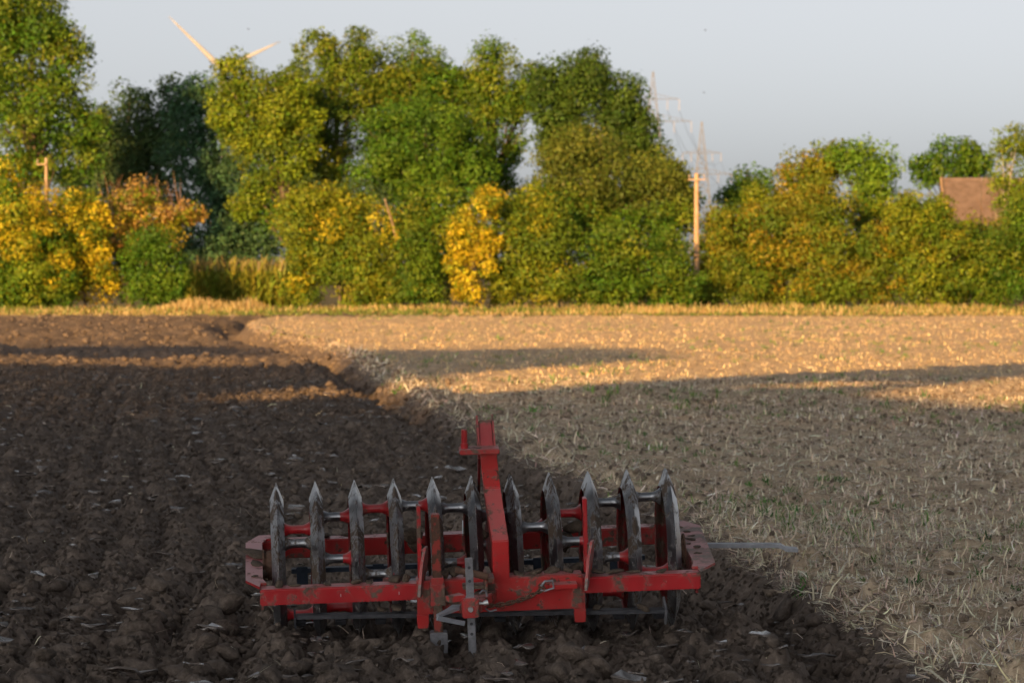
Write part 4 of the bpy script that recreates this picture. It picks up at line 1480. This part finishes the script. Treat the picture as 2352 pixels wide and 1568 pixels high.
def ring_mesh(seed):
    SEG = 72
    prof = prof_out + prof_in
    n = len(prof)
    verts, faces, mi = [], [], []
    g = random.Random(seed)
    for k in range(SEG):
        a = 2 * math.pi * k / SEG
        for (r, u) in prof:
            rr = r + (g.uniform(-.0012, .0012) if r > RI + .08 else 0)
            verts.append((u, rr * math.cos(a), rr * math.sin(a)))
    for k in range(SEG):
        k2 = (k + 1) % SEG
        for i in range(n):
            j = (i + 1) % n
            faces.append((k * n + i, k * n + j, k2 * n + j, k2 * n + i))
            mi.append(0 if i < 6 else 1)
    me = bpy.data.meshes.new('packer_ring')
    me.from_pydata(verts, [], faces)
    me.materials.append(M['steel'])
    me.materials.append(M['red_dark'])
    me.polygons.foreach_set('material_index', mi)
    return me


def spool_mesh(L, red_share):
    n = 13
    SEG = 18
    verts, faces, mi = [], [], []
    for i in range(n):
        q = i / (n - 1)
        e = abs(q - .5) * 2
        r = .0205 + .021 * max(0, (e - .35) / .65) ** 1.9
        for k in range(SEG):
            a = 2 * math.pi * k / SEG
            verts.append((q * L, r * math.cos(a), r * math.sin(a)))
    for i in range(n - 1):
        for k in range(SEG):
            k2 = (k + 1) % SEG
            faces.append((i * SEG + k, i * SEG + k2, (i + 1) * SEG + k2, (i + 1) * SEG + k))
            q = (i + .5) / (n - 1)
            mi.append(0 if (q > 1 - red_share) else 1)
    me = bpy.data.meshes.new('spool')
    me.from_pydata(verts, [], faces)
    me.materials.append(M['red'])
    me.materials.append(M['steel'])
    me.polygons.foreach_set('material_index', mi)
    me.polygons.foreach_set('use_smooth', [True] * len(faces))
    me.flip_normals()
    return me


SP_R = .238
gap = PITCH_R - 2 * .024
spools = [spool_mesh(gap, .0), spool_mesh(gap, .35), spool_mesh(gap, 1.0), spool_mesh(gap, .7)]
rmeshes = [ring_mesh(i) for i in range(3)]
pattern = [[2, 0, 2], [1, 1, 2], [2, 0, 3], [1, 2, 0], [0, 3, 1], [0, 2, 1], [0, 1, 2], [1, 0, 2], [1, 2, 0], [2, 1, 0]]
for i in range(11):
    o = bpy.data.objects.new('packer_ring', rmeshes[i % 3])
    COL.objects.link(o)
    o.parent = press
    o.location = (U0 + PITCH_R * i, D_ / 2, -.002)
    th0 = random.uniform(0, 6.28)
    o.rotation_euler = (th0, 0, 0)
    if i < 10:
        for k in range(3):
            a = R(40 - 14 + 18.5 * i + 120 * k) - th0
            s = bpy.data.objects.new('spool', spools[pattern[i][k]])
            COL.objects.link(s)
            s.parent = o
            s.location = (.024, SP_R * math.cos(a), SP_R * math.sin(a))
            s.rotation_euler = (random.uniform(0, 6), 0, 0)

# hitch mast: front post, sloping arm, upright head
bm = bmesh.new()
outl = [(-.021, -.13), (-.021, .185), (.27, .362), (.27, .527), (.34, .527), (.34, .33), (.10, .15), (.10, -.06)]
add_prism(bm, outl, 0, 1.028, 1.101)
for v_ in bm.verts:
    v_.co.x -= .028 * max(0, min(1, (v_.co.z - .185) / .34)) + .0
mast = part('mast', bm, M['red_worn'], bevel=.004)
bm = bmesh.new()
outl = [(.275, .530), (.41, .645), (.45, .615), (.335, .50)]
add_prism(bm, outl, 0, 1.004, 1.062)
part('mast_head', bm, M['red'], bevel=.003)
for u_ in (.994, 1.064):
    bm = bmesh.new()
    add_prism(bm, [(.27, .535), (.415, .665), (.47, .62), (.33, .49)], 0, u_, u_ + .008)
    part('head_flange', bm, M['red_muddy'])
bm = bmesh.new(); add_box(bm, (.906, .205, .529), (1.084, .30, .551)); tp = part('locking_plate', bm, M['red_muddy'], bevel=.004)
bm = bmesh.new(); add_tube(bm, [(.930, .25, .548), (.930, .25, .575), (.930, .25, .576), (.931, .25, .632), (.931, .25, .638)], [.0165, .0165, .0135, .0135, .010], 14); part('locking_pin', bm, M['red'], smooth=False)
bm = bmesh.new(); add_beam(bm, (1.0, .335, .51), (1.02, D_ - .05, -.02), .012, .06, (0, 0, 1)); part('rear_stay', bm, M['red_dark'])
bm = bmesh.new(); add_beam(bm, (1.075, .335, .48), (1.09, D_ - .05, -.02), .012, .06, (0, 0, 1)); part('rear_stay', bm, M['red_dark'])
bm = bmesh.new(); add_prism(bm, [(.08, -.05), (.08, .12), (.30, .30), (D_ - .08, .0), (D_ - .08, -.08)], 0, 1.045, 1.057); part('mast_web', bm, M['red_dark'])

# guide plates on the front bar
for u_, top in ((.708, .348), (1.444, .353)):
    bm = bmesh.new()
    add_box(bm, (u_ - .009, .012, .02), (u_ + .009, .066, top))
    gp = part('guide_bar', bm, M['red'], bevel=.003)
    bm = bmesh.new()
    outl = [(-.035, -.045), (-.012, -.045), (.045, .02), (.075, .10), (.06, .165), (.02, .165), (-.022, .10), (-.036, .0)]
    add_prism(bm, outl, 0, -.006, .006)
    g_ = part('guide_plate', bm, M['red_caked'], bevel=0)
    g_.location = (u_ + .002, -.03, .0)
    g_.rotation_euler = (0, R(5), R(-16))
    bm = bmesh.new()
    add_box(bm, (u_ + .006, -.012, .0), (u_ + .022, .02, .155))
    part('guide_stop', bm, M['rust_red'], bevel=.003)

# square parking leg in its sleeve
bm = bmesh.new(); add_box(bm, (.760, -.071, -.235), (.799, -.032, .325)); leg = part('parking_leg', bm, M['rust_red'], bevel=.004)
bm = bmesh.new()
for z0, z1, gr in ((.012, .042, 0), (-.078, .012, .004), (-.082, -.06, .006)):
    add_box(bm, (.752 - gr, -.079 - gr, z0), (.807 + gr, -.0185, z1))
part('leg_sleeve', bm, M['red_muddy'], bevel=.002)
bm = bmesh.new(); add_box(bm, (.742, -.085, -.30), (.818, -.02, -.205)); part('leg_foot', bm, M['galv'], bevel=.004)
# brackets and scraper bar
for u_ in (.714, 1.411):
    bm = bmesh.new(); add_box(bm, (u_ - .026, -.012, -.182), (u_ + .026, .022, -.136)); add_box(bm, (u_ - .024, -.010, -.2), (u_ + .024, .020, -.02)); part('scraper_bracket', bm, M['red_worn'], bevel=.003)
bm = bmesh.new(); add_beam(bm, (.156, .10, -.150), (1.797, .10, -.188), .05, .018); part('scraper_bar', bm, M['iron'], bevel=.002)
bm = bmesh.new(); add_prism(bm, [(.06, -.18), (.16, -.14), (.17, -.19), (.09, -.25)], 0, 1.796, 1.806); part('end_scraper', bm, M['galv'])
bm = bmesh.new(); add_prism(bm, [(.06, -.14), (.13, -.12), (.14, -.24), (.09, -.26)], 0, .146, .155); part('end_scraper', bm, M['iron'])
for i in range(10):
    u_ = U0 + PITCH_R * (i + .5)
    bm = bmesh.new(); add_prism(bm, [(.075, -.165 - .02 * u_), (.125, -.16 - .02 * u_), (.22, -.21), (.22, -.225), (.10, -.19 - .02 * u_)], 0, u_ - .022, u_ + .022); part('scraper_blade', bm, M['iron'])
# rear scraper rail and its arms
bm = bmesh.new(); add_beam(bm, (.145, D_ - .05, -.150), (1.80, D_ - .05, -.150), .035, .022); part('rear_rail', bm, M['blue_iron'], bevel=.002)
for u_ in (.195, .55, .90, 1.30, 1.66):
    bm = bmesh.new(); add_box(bm, (u_ - .026, D_ - .075, -.27), (u_ + .026, D_ - .066, -.128)); part('rail_arm', bm, M['blue_iron'], bevel=.002)
    bm = bmesh.new(); add_beam(bm, (u_ + .05, D_ - .09, .0), (u_ + .055, D_ - .05, .055), .012, .02); part('clamp', bm, M['bright'])
# bearing hangers between the rings
for u_ in (.605, 1.315):
    bm = bmesh.new()
    add_tube(bm, [(u_ - .055, D_ / 2 - .25, -.06), (u_ - .03, D_ / 2 - .25, -.06), (u_ + .03, D_ / 2 - .25, -.06)], [.030, .036, .036], 16)
    part('hanger_boss', bm, M['red_worn'], smooth=False)
    bm = bmesh.new()
    outl = [(.20, -.11), (.20, .0), (.27, .07), (.40, .09), (.50, .03), (.42, .03), (.33, .02), (.29, -.03), (.27, -.11)]
    add_prism(bm, outl, 0, u_ - .008, u_ + .008)
    part('hanger_plate', bm, M['red'])
# drawbar, support leg, hook, chain
bm = bmesh.new(); add_beam(bm, (1.0, -.02, -.055), (.915, -.34, -.028), .085, .045); db = part('drawbar', bm, M['red_muddy'], bevel=.004)
bm = bmesh.new(); add_box(bm, (.870, -.385, -.068), (.944, -.318, .018)); blk = part('clamp_block', bm, M['red_muddy'], bevel=.004)
bm = bmesh.new(); add_tube(bm, [(.906, -.384, -.028), (.906, -.398, -.028)], [.0125, .011], 12); bm_obj('bolt_head', bm, M['bright'], blk)
bm = bmesh.new(); add_tube(bm, [(.944, -.35, -.012), (.965, -.35, -.012), (.966, -.35, -.012), (.985, -.35, -.008)], [.006, .006, .011, .011], 10); bm_obj('clamp_screw', bm, M['bright'], blk)
bm = bmesh.new()
add_beam(bm, (.905, -.352, .192), (.912, -.352, -.255), .034, .012, (0, 1, 0))
lg = part('support_leg', bm, M['galv'], bevel=.002)
for z_ in (.15, .09, -.10, -.145):
    u_ = .905 + (.192 - z_) * .0157
    bm = bmesh.new(); add_tube(bm, [(u_, -.3572, z_), (u_, -.3592, z_)], .007, 10); bm_obj('pin_hole', bm, M['iron'], lg)
bm = bmesh.new()
outl = [(.868, -.33), (.858, -.385), (.765, -.50), (.752, -.49), (.80, -.40), (.83, -.33)]
add_prism(bm, outl, 2, -.030, -.018)
hk = part('hitch_hook', bm, M['bare'])
bm = bmesh.new(); add_beam(bm, (.756, -.495, -.034), (.874, -.43, -.078), .012, .02, (0, 0, 1)); bm_obj('hook_return', bm, M['bare'], hk)
bm = bmesh.new(); add_prism(bm, [(.86, -.31), (.80, -.36), (.82, -.38), (.885, -.36)], 2, .004, .03); part('drawbar_cheek', bm, M['red_muddy'])
bm = bmesh.new(); add_tube(bm, [(.857, -.10, .081), (.93, -.10, .064), (1.0, -.10, .044)], [.013, .016, .016], 12); part('spring_tube', bm, M['rust'])
bm = bmesh.new(); add_box(bm, (1.0, -.12, .02), (1.028, -.021, .042)); add_box(bm, (.985, -.11, -.06), (.998, -.021, .06)); add_box(bm, (.89, -.09, -.012), (.985, -.021, .004)); part('tube_bracket', bm, M['rust_red'], bevel=.002)
bm = bmesh.new(); add_box(bm, (1.275, -.085, -.028), (1.395, -.018, -.008)); part('chain_lug', bm, M['red_worn'], bevel=.002)
bm = bmesh.new(); add_tube(bm, [(1.235, -.09, -.01), (1.25, -.09, .012), (1.285, -.09, .014), (1.29, -.09, -.02), (1.25, -.09, -.032), (1.23, -.09, -.028)], .0052, 8); part('shackle', bm, M['galv'])


def add_link(bm, c, d, flip):
    d = Vector(d).normalized()
    s = d.cross(Vector((0, 0, 1))).normalized()
    n = s.cross(d)
    if flip:
        s, n = n, s
    pts = []
    L, w = .0125, .0085
    for k in range(12):
        a = 2 * math.pi * k / 12
        pts.append(Vector(c) + d * (math.cos(a) * w + (L if math.cos(a) > 0 else -L) * (abs(math.cos(a)) > .01)) + s * math.sin(a) * w)
    pts.append(pts[0])
    add_tube(bm, pts, .0036, 6, cap=False)


chain = empty('chain')
chain.parent = press
a, b = Vector((.965, -.20, -.06)), Vector((1.245, -.092, -.022))
nl = 12
for k in range(nl):
    q0, q1 = k / nl, (k + 1) / nl
    f_ = lambda q: a.lerp(b, q) - Vector((0, 0, .022 * 4 * q * (1 - q)))
    bm = bmesh.new()
    add_link(bm, f_((q0 + q1) / 2), f_(q1) - f_(q0), k % 2)
    bm_obj('link', bm, M['rust'], chain, smooth=True)
bm = bmesh.new(); add_tube(bm, [(.955, -.22, .0), (.97, -.21, .012), (.985, -.2, .004), (.99, -.2, -.03), (.975, -.2, -.07), (1.0, -.19, -.09), (1.03, -.18, -.085)], .0048, 8); part('safety_clip', bm, M['galv'])
# long hooked bar reaching out to the right
bm = bmesh.new()
pts = [(1.95, .82, -.062), (2.38, .82, -.078), (2.42, .82, -.082), (2.445, .82, -.098), (2.50, .82, -.104)]
sec = [(.030, .021), (.030, .021), (.033, .021), (.048, .019), (.044, .017)]
prev = None
for (p, (w_, h_)) in zip(pts, sec):
    rg = [bm.verts.new((p[0], p[1] + w_ * i, p[2] + h_ * j)) for i, j in ((-.5, -.5), (.5, -.5), (.5, .5), (-.5, .5))]
    if prev:
        for k in range(4):
            bm.faces.new((prev[k], prev[(k + 1) % 4], rg[(k + 1) % 4], rg[k]))
    else:
        bm.faces.new(rg[::-1])
    prev = rg
bm.faces.new(prev)
part('marker_bar', bm, M['bare'], bevel=.002)

# mud stuck to the press
mudshapes = [clod_shape(v2, 400 + i) for i in range(6)]


def mud(u_, v_, w_, sx, sy, sz, k):
    vv = mudshapes[k % 6] * np.array([sx, sy, sz])
    o = np_mesh('mud_clump', vv, f2, M['mud'], press, smooth=False)
    o.location = (u_, v_, w_)
    o.rotation_euler = (0, 0, random.uniform(0, 6))


for a in [(-.02, .60, .02, .045, .11, .03, 0), (-.015, .45, .008, .03, .08, .02, 1), (.0, .33, -.005, .035, .06, .03, 2), (-.02, .22, .012, .016, .03, .012, 3), (.09, .05, .012, .035, .03, .03, 4), (.15, .05, .004, .03, .02, .012, 5),
          (.30, .05, .002, .03, .02, .010, 0), (.43, .05, .008, .03, .025, .018, 1), (.48, .055, .004, .025, .02, .012, 2), (.60, .05, .012, .04, .03, .03, 3), (.65, .06, .012, .03, .03, .035, 4),
          (.82, .04, .03, .03, .03, .04, 5), (.86, .05, .03, .04, .03, .045, 0), (.93, .05, .02, .03, .03, .02, 1), (1.14, .05, .018, .04, .03, .02, 2), (1.22, .05, .022, .05, .03, .024, 3), (1.30, .05, .025, .05, .03, .03, 4), (1.37, .05, .022, .04, .03, .025, 5),
          (1.50, .05, .012, .05, .03, .018, 0), (1.58, .05, .010, .05, .03, .014, 1), (1.66, .05, .008, .04, .025, .012, 2), (1.78, .05, .006, .04, .025, .010, 3),
          (1.96, .86, .014, .014, .022, .007, 4), (1.975, .77, .014, .018, .026, .007, 5), (1.985, .68, .014, .015, .02, .006, 3), (1.98, .60, .014, .018, .035, .008, 0), (1.99, .45, .014, .02, .032, .008, 1), (1.975, .33, .014, .016, .03, .006, 2), (1.96, .52, .014, .012, .016, .007, 2),
          (1.00, .30, .15, .03, .04, .045, 3), (1.13, .33, .16, .032, .04, .045, 4), (.70, .70, .06, .06, .05, .06, 5), (.73, .75, -.01, .05, .05, .06, 0), (1.40, .62, .02, .05, .05, .07, 1), (1.44, .60, .09, .05, .05, .06, 2), (1.42, .3, -.03, .04, .05, .05, 3),
          (.30, D_ - .05, .012, .06, .03, .018, 4), (.42, D_ - .05, .012, .05, .03, .016, 5), (1.55, D_ - .05, .010, .05, .03, .014, 0), (.60, .11, -.13, .05, .03, .02, 1), (.53, .11, -.135, .03, .03, .02, 2), (1.70, .11, -.17, .05, .03, .03, 3), (1.5, .11, -.165, .04, .03, .02, 4)]:
    mud(*a)
